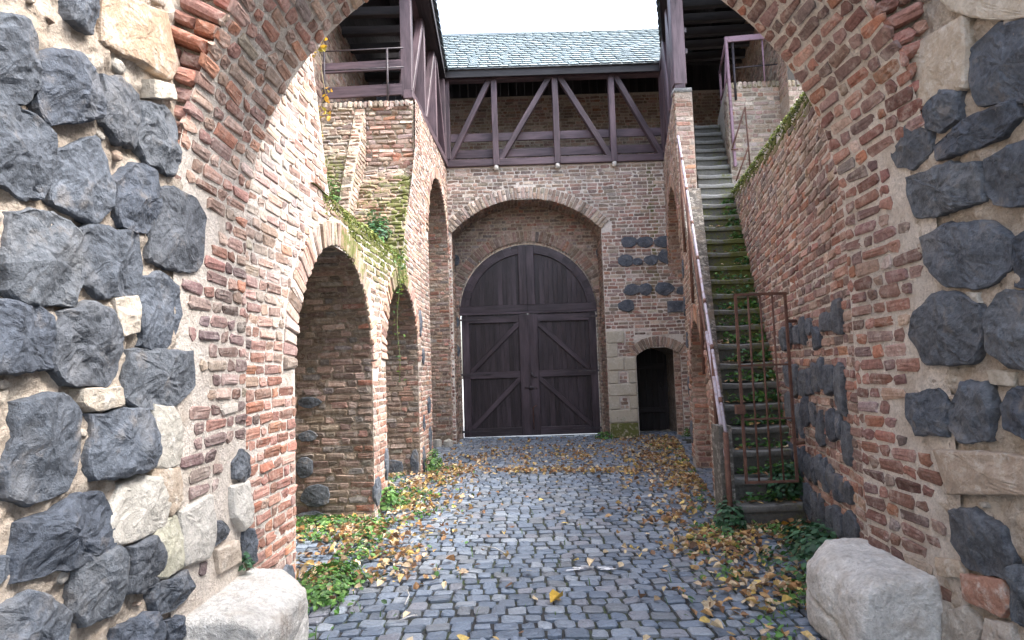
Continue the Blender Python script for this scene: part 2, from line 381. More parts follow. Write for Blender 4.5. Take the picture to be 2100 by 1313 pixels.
# ------------------------------------------------------------------ beams and tubes
def gbuild(name, mat, parent, V, F, G, C, smooth=False):
    me = bpy.data.meshes.new(name); me.from_pydata([tuple(v) for v in V], [], F)
    ca = me.color_attributes.new('col', 'FLOAT_COLOR', 'POINT'); ca.data.foreach_set('color', np.array(C, np.float32).ravel())
    ga = me.attributes.new('gco', 'FLOAT_VECTOR', 'POINT'); ga.data.foreach_set('vector', np.array(G, np.float32).ravel())
    if smooth: me.polygons.foreach_set('use_smooth', [True] * len(me.polygons))
    me.materials.append(mat); o = bpy.data.objects.new(name, me); COL.objects.link(o)
    if parent: o.parent = parent
    return o
class WB:
    def __init__(s): s.V = []; s.F = []; s.G = []; s.C = []
    def beam(s, p0, p1, w, h, up=(0, 0, 1), ch=.008, tone=None, wave=0.):
        p0, p1 = Vector(p0), Vector(p1); d = p1 - p0; L = d.length; d.normalize(); up = Vector(up)
        if abs(d.dot(up)) > .95: up = Vector((0, 1, 0))
        x = d.cross(up).normalized(); z = x.cross(d).normalized()
        n0 = len(s.V); off = np.array([random.uniform(0, 40) for _ in range(3)]); t = random.uniform(.8, 1.2) if tone is None else tone
        a, b = w / 2, h / 2; c = min(ch, a * .4, b * .4)
        prof = [(a - c, -b), (a, -b + c), (a, b - c), (a - c, b), (-a + c, b), (-a, b - c), (-a, -b + c), (-a + c, -b)]
        secs = [(0, .0 if c == 0 else 1 - c / max(a, b)), (c, 1.)] + [(L * q, 1.) for q in (.25, .5, .75)] + [(L - c, 1.), (L, 1 - c / max(a, b))]
        wx, wz = random.uniform(-1, 1) * wave, random.uniform(-1, 1) * wave
        for (l, sc) in secs:
            bow = math.sin(math.pi * l / L)
            for (px, pz) in prof:
                s.V.append(p0 + d * l + x * (px * sc + wx * bow) + z * (pz * sc + wz * bow)); s.G.append(off + np.array([l, px, pz])); s.C.append((t, t, t, 1))
        for k in range(len(secs) - 1):
            for i in range(8):
                j = (i + 1) % 8; s.F.append((n0 + k * 8 + i, n0 + k * 8 + j, n0 + k * 8 + 8 + j, n0 + k * 8 + 8 + i))
        s.F.append(tuple(n0 + i for i in range(7, -1, -1))); e = n0 + (len(secs) - 1) * 8; s.F.append(tuple(e + i for i in range(8)))
        return s
    def poly(s, pts, axis_d, thick, grain=(1, 0, 0), tone=1.):     # extruded polygon
        n0 = len(s.V); n = len(pts); d = Vector(axis_d).normalized() * thick; off = np.array([random.uniform(0, 40) for _ in range(3)])
        g = Vector(grain).normalized(); g2 = g.cross(Vector(axis_d).normalized())
        for q in (0, 1):
            for p in pts:
                v = Vector(p) + d * q; s.V.append(v); s.G.append(off + np.array([v.dot(g), v.dot(g2), q * thick])); s.C.append((tone, tone, tone, 1))
        s.F.append(tuple(n0 + i for i in range(n - 1, -1, -1))); s.F.append(tuple(n0 + n + i for i in range(n)))
        for i in range(n): j = (i + 1) % n; s.F.append((n0 + i, n0 + j, n0 + n + j, n0 + n + i))
        return s
    def build(s, name, mat, parent=None, smooth=False): return gbuild(name, mat, parent, s.V, s.F, s.G, s.C, smooth)
def beam(name, mat, parent, *a, **k): return WB().beam(*a, **k).build(name, mat, parent)
def tube_mb(mb, pts, r, seg=10, col=(.5, .5, .5)):
    pts = [Vector(p) for p in pts]; V = []; F = []
    for i, p in enumerate(pts):
        d = (pts[min(i + 1, len(pts) - 1)] - pts[max(i - 1, 0)]).normalized(); u = Vector((0, 0, 1)) if abs(d.z) < .9 else Vector((0, 1, 0))
        x = d.cross(u).normalized(); y = x.cross(d)
        V += [tuple(p + (x * math.cos(a) + y * math.sin(a)) * r) for a in np.linspace(0, 2 * math.pi, seg, endpoint=False)]
    n = len(pts)
    for i in range(n - 1):
        for j in range(seg): k = (j + 1) % seg; F.append((i * seg + j, i * seg + k, i * seg + seg + k, i * seg + seg + j))
    F.append(tuple(range(seg - 1, -1, -1))); F.append(tuple((n - 1) * seg + j for j in range(seg)))
    mb.add(V, F, col); return mb
def tube(name, mat, parent, pts, r, seg=10): return tube_mb(MB(), pts, r, seg).build(name, mat, parent)
def box_mb(mb, x0, x1, y0, y1, z0, z1, col=(.5, .5, .5)):
    V = [(x, y, z) for x in (x0, x1) for y in (y0, y1) for z in (z0, z1)]
    mb.add(V, [(0, 1, 3, 2), (4, 6, 7, 5), (0, 4, 5, 1), (2, 3, 7, 6), (0, 2, 6, 4), (1, 5, 7, 3)], col); return mb

# ================================================================== GROUND
def zg(y): y = np.asarray(y, float); return .015 * sm(y, 7.5, 13.6)
def undul(x, y): return .012 * np.sin(x * 1.7 + y * .6) + .010 * np.sin(y * 2.1 - x)
def right_edge(y): return 1.55 + .31 * (np.asarray(y) - 3.6)
mb = MB(); xs = np.linspace(-120, 120, 25); V = []
mb.add([(-120, -120, -.09), (120, -120, -.09), (120, 120, -.09), (-120, 120, -.09)], [(0, 1, 2, 3)], (.1, .1, .1))
tag(mb.build('ground', M['soil'], smooth=False), kind='structure')
mb = MB(); xs = np.linspace(-3.2, 4.6, 60); ys = np.linspace(-2, 14.6, 130); X, Y = np.meshgrid(xs, ys)
Z = zg(Y) + undul(X, Y) - .006; a = np.arange(129)[:, None] * 60 + np.arange(59)[None]; a = a.ravel()
mb.add(np.stack([X, Y, Z], -1).reshape(-1, 3), np.stack([a, a + 1, a + 61, a + 60], 1), (.1, .1, .1))
tag(mb.build('earth_bed', M['soil']), kind='structure')
mb = MB(); mb.add([(-60, 14.62, .005), (60, 14.62, .005), (60, 110, .005), (-60, 110, .005)], [(0, 1, 2, 3)], (.5, .5, .5))
tag(mb.build('street', M['paving'], smooth=False), kind='structure')
def ground_surf(u, v, h):
    u, v, h = np.asarray(u, float), np.asarray(v, float), np.asarray(h, float)
    bow = .05 * np.cos((u - .3) * .8) + .012 * np.sin(u * 2.3 + v)
    y = v + bow
    return np.stack([u + 0 * v, y + 0 * u, zg(y) + undul(u, y) + h], -1)
rows = []
v = -1.0; r = 0
while v < 14.3:
    pit = rng.uniform(.112, .135); u = -3.0 + rng.uniform(0, .15)
    while u < 4.4:
        L = rng.uniform(.095, .165); uu = u + L / 2
        lim = 2.1 if v < 3.8 else (3.3 if v < 13.0 else 4.3)
        if -1.7 < uu < lim or (v > 4.4 and -2.8 < uu < lim):
            dj = rng.normal(0, .006)
            rows.append((u + .009, u + L - .009, v + .009 + dj, v + pit - .009 + dj + rng.normal(0, .004)))
        u += L
    v += pit; r += 1
rows = np.array(rows)
def settcol(P):
    n = len(P); pal = np.array([(.15, .19, .25), (.18, .22, .28), (.13, .165, .215), (.21, .25, .305), (.2, .215, .25), (.17, .19, .215), (.25, .285, .33), (.14, .17, .215)])
    c = pal[rng.integers(0, len(pal), n)] * rng.uniform(.88, 1.12, (n, 1)) * .92; return c
mb = MB(); bricks(mb, ground_surf, rows, settcol, p=.014, inset=.009, chip=.013, jit=.0034, tilt=.0035)
tag(mb.build('cobbled_pavement', M['sett'], smooth=False), kind='structure')

# ================================================================== GATEWAY (near)
AX, AZ, AR = .22, 2.4, 1.83            # arch centre and radius
LX, RX = AX - AR, AX + AR               # jambs -1.61, 2.05
YF, YB = 3.0, 3.82
gate_house = empty('stone_gateway', 'brick and basalt gateway arch framing the view, nearest to the viewer', 'gateway')
surfL = planar((LX - .01, 0, 0), (0, 1, 0), (0, 0, 1), (1, 0, 0))
surfR = planar((RX + .01, 0, 0), (0, 1, 0), (0, 0, 1), (-1, 0, 0))
mbL = MB(); mbR = MB(); MORT = (.43, .37, .31)
rough_sheet(mbL, surfL, 1.3, 3.06, 0, 3.9, .018, MORT, .045)
rough_sheet(mbR, surfR, 1.5, 3.16, 0, 3.9, .018, (.44, .385, .325), .045)
for mb, s_, y0, y1 in ((mbL, surfL, -1.5, 1.3), (mbR, surfR, -1.5, 1.5)): backing(mb, s_, 0, 5, full(y0, y1), MORT, dv=.5)
for mb, s_, y0, y1 in ((mbL, surfL, 1.3, 3.0), (mbR, surfR, 1.5, 3.0)): backing(mb, s_, 3.9, 5, full(y0, y1), MORT, dv=.5)
# arch tunnel
ap = Path([(LX, 0)] + [(AX + AR * math.cos(a), AZ + AR * math.sin(a)) for a in np.linspace(math.pi, 0, 40)] + [(RX, 0)])
tun = extr(ap, (0, 0, 0), (1, 0, 0), (0, 0, 1), (0, 1, 0), flip=-1)
mb = MB(); backing(mb, tun, 0, ap.L, full(YF, YB), (.62, .565, .51), dv=.08)
fsurf = planar((0, YF + .03, 0), (1, 0, 0), (0, 0, 1), (0, -1, 0))
def fspan(v):
    s_ = [(LX - .02, RX + .02)]
    return cut(s_, AX - arch_half(v, AZ, AR + .0), AX + arch_half(v, AZ, AR)) if v < AZ + AR else s_
backing(mb, fsurf, AZ, 5.0, fspan, (.42, .35, .28), dv=.05)
bsurf = planar((0, YB, 0), (1, 0, 0), (0, 0, 1), (0, 1, 0))
def bspan(v):
    s_ = [(-1.66, 2.35)] if v < 6 else [(-3, 4)]
    return cut(s_, AX - arch_half(v, AZ, AR), AX + arch_half(v, AZ, AR)) if v < AZ + AR else s_
backing(mb, bsurf, 0, 6.4, bspan, (.4, .3, .24), dv=.05)
backing(mb, planar((0, YF, 5), (1, 0, 0), (0, 1, 0), (0, 0, 1)), 0, .82, full(-3, 4), MORT, dv=.4)
mb.build('arch_core', M['mortar'], gate_house)
def tspan(v):
    z = ap(v)[0][1]; x = ap(v)[0][0]
    # lower jambs: bricks run out past the arch face into the rubble with a ragged edge
    if v < AZ - .02: return [(3.02 - .28 * max(0, min(1, (2.5 - z) / .5)) * (.35 + .65 * abs(math.sin(v * 23.))) if z > .6 + .06 * math.sin(v * 40) else 3.9, YB)]
    if v > ap.L - AZ + .02: return [(3.1 - .13 * abs(math.sin(v * 31.)) if z > .35 else 3.3, YB)]
    return [(YF - .03, YB)]
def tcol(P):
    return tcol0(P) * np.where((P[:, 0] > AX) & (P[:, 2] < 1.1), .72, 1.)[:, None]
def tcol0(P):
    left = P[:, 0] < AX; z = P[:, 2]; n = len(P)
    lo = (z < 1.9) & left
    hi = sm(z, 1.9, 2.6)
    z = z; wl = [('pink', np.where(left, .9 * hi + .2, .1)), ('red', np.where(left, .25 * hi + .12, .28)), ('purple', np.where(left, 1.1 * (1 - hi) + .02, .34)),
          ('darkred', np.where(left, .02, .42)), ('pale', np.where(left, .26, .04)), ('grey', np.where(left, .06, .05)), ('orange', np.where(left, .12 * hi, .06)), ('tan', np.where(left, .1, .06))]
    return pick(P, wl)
# front ring of long voussoirs
mb = MB(); ps = polar(fsurf, AX, AZ); n = int(math.pi * AR / .083); da = math.pi / n; B = []
for i in range(n):
    a = da * i
    if i % 2: B.append((a + .006, a + da - .003, AR, AR + .245))
    else:
        B.append((a + .006, a + da - .003, AR, AR + .118)); B.append((a + .006, a + da - .003, AR + .13, AR + .245))
B = np.array(B)
B2 = np.stack([B[:, 2], B[:, 3], B[:, 0], B[:, 1]], 1)
def ringcol(P): return pick(P, [('red', .65), ('darkred', np.where(P[:, 0] > 0, .5, .15)), ('pink', .15), ('orange', .08)])
bricks(mb, lambda a_, r_, h: ps(a_, r_, h), B, ringcol, p=.052, inset=.009, chip=.011, du=AR)
for _z in (): pass
def fbrick(v):
    s_ = [(LX, RX)]; h = arch_half(v, AZ, AR + .26)
    return cut(s_, AX - h, AX + h) if h > 0 else s_
bricks(mb, fsurf, lay(2.6, 5, fbrick), lambda P: pick(P, [('tan', .5), ('red', .3), ('grey', .2)]))
mb.build('arch_ring', M['brick'], gate_house, smooth=False)
# traced stones
STL = [
 [(0,30),(45,45),(68,90),(65,180),(40,210),(-30,200),(-30,40)], [(135,-20),(190,-20),(195,35),(180,68),(140,40)],
 [(75,130),(100,103),(150,115),(185,150),(190,235),(170,248),(95,252),(72,215)], [(205,160),(240,160),(275,200),(280,250),(268,300),(235,290),(203,250)],
 [(290,215),(325,218),(350,250),(360,330),(345,358),(300,335),(275,295)], [(-40,215),(50,230),(95,270),(103,340),(75,408),(30,395),(-40,365)],
 [(108,315),(190,285),(205,330),(225,385),(215,430),(180,453),(100,415),(103,360)], [(233,375),(265,335),(300,350),(322,395),(310,450),(295,478),(245,465),(230,420)],
 [(318,395),(345,388),(395,410),(415,450),(408,530),(395,555),(345,548),(305,530),(308,470)], [(18,445),(60,437),(125,450),(152,480),(158,560),(140,622),(40,615),(12,590),(10,520)],
 [(165,475),(190,463),(275,485),(282,560),(275,612),(195,605),(160,580)], [(285,575),(325,560),(358,590),(362,650),(345,700),(320,718),(280,705),(275,640)],
 [(-40,615),(55,625),(95,650),(103,720),(95,750),(-40,768)], [(118,645),(170,627),(220,640),(235,690),(225,760),(205,790),(125,785),(105,745),(105,690)],
 [(262,722),(320,718),(385,725),(390,790),(360,825),(285,838),(250,815),(260,770)], [(28,830),(90,812),(130,815),(152,860),(152,940),(130,1000),(60,1030),(8,1020),(8,960),(22,900)],
 [(180,855),(240,845),(290,840),(305,875),(312,925),(300,960),(240,975),(185,982),(175,950),(188,890)],
 [(40,1075),(100,1050),(150,1015),(185,1015),(210,1045),(220,1110),(190,1150),(110,1165),(25,1190),(25,1130)],
 [(255,1125),(300,1102),(320,1130),(315,1190),(285,1215),(250,1215),(258,1160)], [(165,1150),(225,1125),(245,1150),(248,1210),(235,1250),(165,1282),(150,1245),(148,1170)],
 [(310,1200),(370,1173),(380,1210),(360,1240),(315,1262),(305,1230)], [(-30,1260),(55,1215),(110,1235),(135,1260),(130,1330),(-30,1340)],
 [(235,1290),(300,1255),(315,1290),(305,1335),(230,1335)], [(430,1075),(450,1065),(462,1085),(458,1105),(435,1118)], [(475,950),(490,925),(508,935),(508,970),(490,990),(475,980)],
 [(495,1090),(508,1085),(522,1150),(510,1160),(493,1140)], [(-20,1150),(15,1140),(20,1185),(-20,1205)], [(330,1275),(360,1260),(372,1300),(340,1320)]]
LML = [[(240,1000),(275,980),(315,985),(335,1030),(325,1075),(270,1105),(225,1113),(215,1075)], [(308,835),(345,840),(365,880),(360,950),(330,958),(310,955)],
 [(315,1075),(350,1062),(362,1100),(360,1160),(330,1182),(305,1180),(305,1110)], [(365,1055),(395,1035),(425,1020),(430,1100),(420,1140),(370,1155)],
 [(470,1005),(500,990),(508,1070),(490,1085),(472,1060)], [(225,615),(270,610),(272,680),(235,690)], [(215,-10),(330,30),(355,130),(340,160),(250,110),(210,90)], [(300,165),(345,175),(348,205),(305,200)],
 [(305,965),(360,962),(368,1030),(340,1055),(310,1030)], [(438,1130),(480,1110),(485,1150),(445,1175)], [(160,800),(235,795),(240,830),(180,845),(160,830)]]
STR = [
 [(1995,110),(2050,50),(2140,45),(2140,205),(2015,210),(2000,160)], [(1910,225),(1940,185),(1975,190),(1975,245),(1935,268),(1910,260)],
 [(1925,300),(1990,245),(2085,208),(2095,240),(2060,280),(1980,315),(1930,328)], [(1840,265),(1870,250),(1910,270),(1915,310),(1880,345),(1845,340),(1835,310)],
 [(1870,365),(1960,335),(2015,335),(2020,410),(1950,435),(1885,445),(1870,400)], [(2028,330),(2140,275),(2140,415),(2045,420),(2028,385)],
 [(1900,490),(1950,460),(2025,455),(2070,490),(2075,550),(2020,585),(1950,585),(1905,545)], [(2086,490),(2140,460),(2140,590),(2088,585)],
 [(1890,640),(1925,605),(1960,600),(2015,630),(2016,700),(2000,740),(1910,745),(1880,690)], [(2024,650),(2060,605),(2140,600),(2140,760),(2070,745),(2032,715)],
 [(1870,810),(1930,800),(1950,830),(1946,890),(1890,890),(1868,850)], [(1958,830),(1985,785),(2030,785),(2045,840),(2030,900),(1975,905),(1955,880)],
 [(2065,830),(2090,795),(2140,795),(2140,910),(2070,880)], [(1960,1050),(2000,1045),(2060,1080),(2085,1140),(2070,1185),(1990,1160),(1960,1110)],
 [(2085,1170),(2140,1150),(2140,1290),(2085,1270)]]
LMR = [[(1925,1145),(1970,1150),(1985,1185),(1935,1180)], [(1985,1180),(2060,1190),(2078,1240),(2060,1262),(1990,1230)], [(1940,1260),(1985,1245),(2020,1290),(2000,1330),(1940,1330)],
 [(2030,1270),(2080,1280),(2090,1330),(2030,1330)], [(1860,110),(1985,40),(1985,175),(1905,215),(1868,215)], [(1930,-20),(2140,-20),(2140,30),(2040,40),(1960,20)], [(1930,925),(2050,930),(2140,945),(2140,1010),(1960,1010)],
 [(1985,600),(2010,600),(2015,622),(1990,620)], [(2030,760),(2085,765),(2080,790),(2035,785)]]
def trace(polys, surf, x0, name, mat, hs, crag, cols, seed0):
    for i, pl in enumerate(polys):
        pts = [at_plane(x, y, (x0, 0, 0), (1, 0, 0)) for x, y in pl]
        uv = np.array([(p[1], p[2]) for p in pts]); uv = uv.mean(0) + (uv - uv.mean(0)) * (1.07 if mat == 'basalt' else 1.1)
        ar = np.ptp([u for u, _ in uv]) * np.ptp([v_ for _, v_ in uv])
        h = hs * (1 if ar > .02 else .6) * random.uniform(.8, 1.2)
        c = cols[i % len(cols)]
        stone_mesh(uv, surf, h, seed0 + i, crag=crag, col=c, m=44 if ar > .03 else 26).build(name, M[mat], gate_house, smooth=False)
BC = [(1, 1, 1), (1.2, 1.2, 1.2), (.85, .87, .92), (1.1, 1.05, 1.0), (1.35, 1.3, 1.22)]
trace(STL, surfL, LX, 'basalt_block', 'basalt', .06, 1.0, BC, 10)
trace(STR, surfR, RX, 'basalt_block', 'basalt', .056, 1.0, BC, 60)
LC = [(.44, .42, .38), (.42, .4, .355), (.4, .39, .31), (.43, .415, .385), (.45, .435, .405), (.42, .37, .31), (.38, .28, .2), (.5, .45, .38), (.4, .33, .26), (.42, .36, .3), (.4, .35, .29)]
trace(LML, surfL, LX, 'limestone_block', 'limestone', .05, .5, LC, 110)
trace(LMR, surfR, RX, 'sandstone_block', 'limestone', .045, .6, [(.4, .33, .26), (.36, .2, .15), (.36, .33, .29), (.38, .34, .3), (.42, .36, .29), (.45, .4, .33), (.38, .31, .25), (.4, .38, .34), (.42, .38, .32)], 140)
# small packing stones pressed into the mortar
occ = []
for polys, x0 in ((STL + LML, LX), (STR + LMR, RX)):
    for pl in polys:
        q = np.array([at_plane(x, y, (x0, 0, 0), (1, 0, 0))[1:] for x, y in pl]); q = q.mean(0) + (q - q.mean(0)) * 1.08; occ.append((x0, q[:, 0].min(), q[:, 0].max(), q[:, 1].min(), q[:, 1].max(), q))
def inside(x0, u, v, pad):
    for (x, a, b, c, d, q) in occ:
        if x != x0 or not (a - pad < u < b + pad and c - pad < v < d + pad): continue
        cen = q.mean(0); k = 0; j = len(q) - 1; ins = False
        qq = cen + (q - cen) * (1 + pad / max(.05, np.abs(q - cen).mean()))
        for i in range(len(qq)):
            if (qq[i, 1] > v) != (qq[j, 1] > v) and u < (qq[j, 0] - qq[i, 0]) * (v - qq[i, 1]) / (qq[j, 1] - qq[i, 1]) + qq[i, 0]: ins = not ins
            j = i
        if ins: return True
    return False
B = lay(0, ap.L, tspan, pitch=.079, joint=.021, lens=(.225, .11))
def clear(b):
    lf = b[2] < ap.L / 2; x0 = LX if lf else RX; z0, z1 = (b[2], b[3]) if lf else (ap.L - b[3], ap.L - b[2])
    if z1 > AZ + .3: return True
    return not any(inside(x0, u, z, .012) for u in (b[0], (b[0] + b[1]) / 2, b[1]) for z in (z0, z1))
B = B[[clear(b) for b in B]]
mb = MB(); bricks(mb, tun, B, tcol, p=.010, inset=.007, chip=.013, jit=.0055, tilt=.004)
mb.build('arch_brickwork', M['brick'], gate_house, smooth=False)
cnt = 0
for t in range(700):
    lf = t % 2 == 0; x0 = LX if lf else RX
    u = random.uniform(1.7, 2.95 if lf else 3.0); v_ = random.uniform(.1, 3.4); a = random.uniform(.018, .065); b = a * random.uniform(.5, .9)
    if inside(x0, u, v_, a * .75) or any(x == x0 and abs(u - uu) < a + ra and abs(v_ - vv) < b + rb for (x, uu, vv, ra, rb) in _k): continue
    _k.append((x0, u, v_, a, b)); c = random.choice([(.5, .43, .35), (.53, .48, .42), (.46, .39, .32), (.48, .42, .36), (.42, .32, .26), (.4, .38, .35)])
    s_ = stone_mesh(ellipse(u, v_, a, b, t), surfL if lf else surfR, .02, t, m=16, col=c, crag=.6, facets=False, rings=((-.3, 1.), (.5, 1.), (.95, .8), (1.05, .45)))
    (mbL if lf else mbR).add(s_.v[0], s_.f, s_.c[0]); cnt += 1
mbL.build('rubble_wall', M['mortar'], gate_house); mbR.build('rubble_wall', M['mortar'], gate_house)
# guard stones
def guard(name, label, x0, x1, y0, y1, zt, seed, rs, col):
    n = 44; mb = MB(); cx, cy = (x0 + x1) / 2, (y0 + y1) / 2; V = []; F = []; idx = {}
    def vert(a, b, c):                        # cube surface point, -1..1
        k = (round(a, 5), round(b, 5), round(c, 5))
        if k in idx: return idx[k]
        q = Vector((a, b, c)); e = 13.
        L = (abs(a) ** e + abs(b) ** e + abs(c) ** e) ** (1 / e); q = q / L
        side = q.x * rs
        p = Vector((cx + q.x * (x1 - x0) / 2, cy + q.y * (y1 - y0) / 2, zt / 2 + q.z * zt / 2))
        tp = max(0, q.z) ** 2
        p.z -= tp * (max(0, side - .1) ** 2 * .08 + max(0, side) * max(0, q.y) ** 3 * .10)           # worn court-side edge and far corner
        p.x -= rs * max(0, side) * (tp * .03 + max(0, q.y) ** 3 * .12)
        p.z += .02 * tp * mnoise.noise(Vector((p.x * 4, p.y * 4, seed)))
        s_ = p * 1.0 + Vector((seed, 0, 0))
        d = mnoise.fractal(s_ * 4, 1., 2., 5) * .016 + abs(mnoise.noise(s_ * 9)) * -.012 + mnoise.noise(s_ * 34) * .004
        cr = abs(p.z - (.16 + .25 * (p.y - cy) + .03 * mnoise.noise(s_ * 5))); d -= .03 * max(0, 1 - cr / .022) * (side > .2 or q.y < -.6)
        pit = mnoise.noise(s_ * 14); d -= .018 * max(0, pit - .55) * 3
        V.append(tuple(p + q.normalized() * d)); idx[k] = len(V) - 1; return idx[k]
    g = np.linspace(-1, 1, n + 1)
    for ax in range(3):
        for sg in (-1, 1):
            for i in range(n):
                for j in range(n):
                    f = []
                    for (u, v) in ((g[i], g[j]), (g[i + 1], g[j]), (g[i + 1], g[j + 1]), (g[i], g[j + 1])):
                        c = [0, 0, 0]; c[ax] = sg; c[(ax + 1) % 3] = u; c[(ax + 2) % 3] = v; f.append(vert(*c))
                    F.append(f if sg > 0 else f[::-1])
    mb.add(V, F, col); o = mb.build(name, M['guardstone']); return tag(o, label, 'guard stone', 'guard stones at the feet of the arch')
guard('guard_stone', 'pale worn limestone block at the foot of the left brick jamb, flat on top', -1.66, -1.2, 3.08, 3.93, .42, 3, 1, (.58, .57, .545))
guard('guard_stone', 'pale cracked limestone block with a rounded top at the foot of the right brick jamb', 1.65, 2.1, 3.2, 4.0, .46, 8, -1, (.8, .785, .75))

# ================================================================== LEFT ARCADE WALL
LU = np.array([.0325, 1, 0]); LN = np.array([1, -.0325, 0]); LO = np.array([-1.6325, 3.8, 0])   # u = Y - 3.8
lsurf = planar(LO, LU, (0, 0, 1), LN)
NI = [(5.78, 1.6, 1.12), (8.57, 1.7, 1.06), (12.12, 3.95, 1.3)]           # niche centre Y, springing, radius
YE = Path([(8.55, 3.1), (8.9, 3.6), (9.45, 4.5), (9.78, 5.1), (9.88, 5.92)])
def lspan(v):
    if v < 3.1: s_ = [(.0, 9.9)]
    else:
        e = 5.5 - 3.8 - .42 * min(1, (v - 3.1) / 1.1)
        s_ = [(0., e)]
        if v < 5.9: s_.append((np.interp(v, [3.1, 3.6, 4.5, 5.1, 5.92], [8.55, 8.9, 9.45, 9.78, 9.88]) - 3.8, 9.9))
    for i, (c, zs, R) in enumerate(NI):
        if v < zs + R:
            h = arch_half(v, zs, R); s_ = cut(s_, c - h - 3.8, c + h - 3.8)
    return s_
def lspan_b(v):
    s_ = lspan(v)
    for i, (c, zs, R) in enumerate(NI):
        if v > zs - .1 and v < zs + R + .24:
            h = arch_half(v, zs, R + .235)
            if h > 0: s_ = cut(s_, c - h - 3.8, c + h - 3.8)
    return s_
def lmoss(P): return np.where((P[:, 1] > 4.9) & (P[:, 1] < 8.9), .62 * sm(P[:, 2], 1.9, 2.9) * sm(P[:, 1], 5.0, 6.0), 0) + .3 * sm(P[:, 2], .35, 0) * (P[:, 1] > 6)
def lcol(P):
    y, z = P[:, 1], P[:, 2]
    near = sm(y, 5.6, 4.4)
    C = pick(P, [('pale', .9 * near * sm(z, 1.7, 2.3) + .12 * sm(z, 1.5, 3)), ('red', .35 * near * sm(z, 1.9, 1.4) + .12 + .2 * sm(z, 1.7, 1.)), ('pink', .5), ('tan', .2 * sm(y, 5, 7) + .5 * sm(y, 5, 6) * sm(z, 2., 2.8) * (y < 8.9)), ('brown', .15 * sm(y, 5, 7)), ('orange', .05 * sm(z, 1.9, 1.)), ('grey', .04)])  # upper bricks paler toward the gateway: skylight glare put into their colour
    return np.hstack([C, lmoss(P)[:, None]])
arcade = empty('arcade_wall', 'left brick wall of the court with three round niches and a mossy ledge', 'wall')
mb = MB(); backing(mb, lsurf, 0, 5.92, lspan, (.68, .63, .58), dv=.05, du=.6)
# ledge top, outer wall
backing(mb, planar((-3.3, 5.0, 3.1), (1, 0, 0), (0, 1, 0), (0, 0, 1)), 0, 3.9, full(0, 1.74), (.3, .28, .2, .8), dv=.4)
mb.build('wall_core', M['mortar'], arcade)
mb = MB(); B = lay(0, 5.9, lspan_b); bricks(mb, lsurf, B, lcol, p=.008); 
# rowlock on the ledge edge
mb.build('brickwork', M['brick'], arcade, smooth=False)
def niche(parent, surf, c, zs, R, off, depth, axis, colfn, backcol, ringmoss=None, ring=True, y1=None, rp=.02, sgn=1, z0=0.):
    """barrel niche going back from a wall surface (u = along the wall); axis = direction into the wall."""
    U = surf(np.array(1.), np.array(0.), np.array(0.)) - surf(np.array(0.), np.array(0.), np.array(0.)); o = surf(np.array(0.), np.array(0.), np.array(0.))
    pt = Path([(c - R - off, z0)] + [(c - off + R * math.cos(a), zs + R * math.sin(a)) for a in np.linspace(math.pi, 0, 26)] + [(c + R - off, z0)])
    s_ = extr(pt, o, U, (0, 0, 1), axis, flip=-1)
    mb = MB(); backing(mb, s_, 0, pt.L, full(0, depth), backcol, dv=.1)
    bk = planar(o + np.array(axis) * depth, U, (0, 0, 1), -np.array(axis))
    def sp(v): h = arch_half(v, zs, R); return [(c - off - h, c - off + h)]
    backing(mb, bk, z0, zs + R - .01, sp, backcol, dv=.08)
    mb.build('niche_core', M['mortar'], parent)
    mb = MB(); bricks(mb, s_, lay(0, pt.L, full(.0, depth)), colfn, p=.008, jit=.005)
    mb.build('niche_lining', M['brick'], parent, smooth=False)
    if ring:
        mb = MB(); ps = polar(surf, c - off, zs); n = int(math.pi * R / .082); da = math.pi / n; B = []
        for i in range(n):
            a = da * i
            if y1 and c + R * math.cos(a) > y1: continue
            B.append((a + .005, a + da - .005, R - .005, R + .22))
        bricks(mb, ps, np.array(B), ringmoss or colfn, p=rp, chip=.012, du=R + .1)
        mb.build('arch_ring', M['brick'], parent, smooth=False)
def ncol(P):
    C = pick(P, [('brown', .45), ('tan', .3), ('red', .3 * sm(P[:, 0], -1.75, -1.62)), ('pink', .1), ('grey', .15)])
    return np.hstack([C, (.25 * sm(P[:, 2], .4, 0))[:, None]])
def nring(P):
    C = pick(P, [('pale', .5 * sm(P[:, 1], 7, 5)), ('pink', .5), ('tan', .3), ('red', .1)]); return np.hstack([C, lmoss(P)[:, None] * 1.0])
for i, (c, zs, R) in enumerate(NI):
    niche(arcade, lsurf, c, zs, R, 3.8, 1.25 if i < 2 else .6, (-1, .0325, 0), ncol, (.27, .215, .165), nring, y1=13.5 if i == 2 else None, z0=0. )
# basalt quoins on the arcade
qs = [(9.86, .22, .1, .2), (9.95, .75, .06, .14), (10.45, 1.0, .12, .17), (10.5, .45, .1, .22), (7.0, .28, .13, .16), (7.42, .5, .07, .2), (9.8, 2.3, .1, .2), (10.0, 1.8, .09, .14), (4.45, .14, .13, .13)]
for i, (y, z, a, b) in enumerate(qs):
    stone_mesh(ellipse(y - 3.8, z, a, b, i + 50), lsurf, .035, i + 200, m=22, crag=.7, col=(1.2, 1.2, 1.2)).build('basalt_block', M['basalt'], arcade, smooth=False)
jy = NI[0][0] + NI[0][2]
jsurf = planar((0, jy - .012, 0), (1, 0, 0), (0, 0, 1), (0, -1, 0))
for i, (x, z, a, b) in enumerate([(-2.22, 1.26, .13, .065), (-2.24, .9, .12, .06), (-2.27, .57, .1, .12), (-2.16, .27, .17, .13), (-2.2, .03, .2, .08)]):
    stone_mesh(ellipse(x, z, a, b, i + 70), jsurf, .03, i + 220, m=22, crag=.7, col=(.9, .88, .85)).build('basalt_block', M['basalt'], arcade, smooth=False)
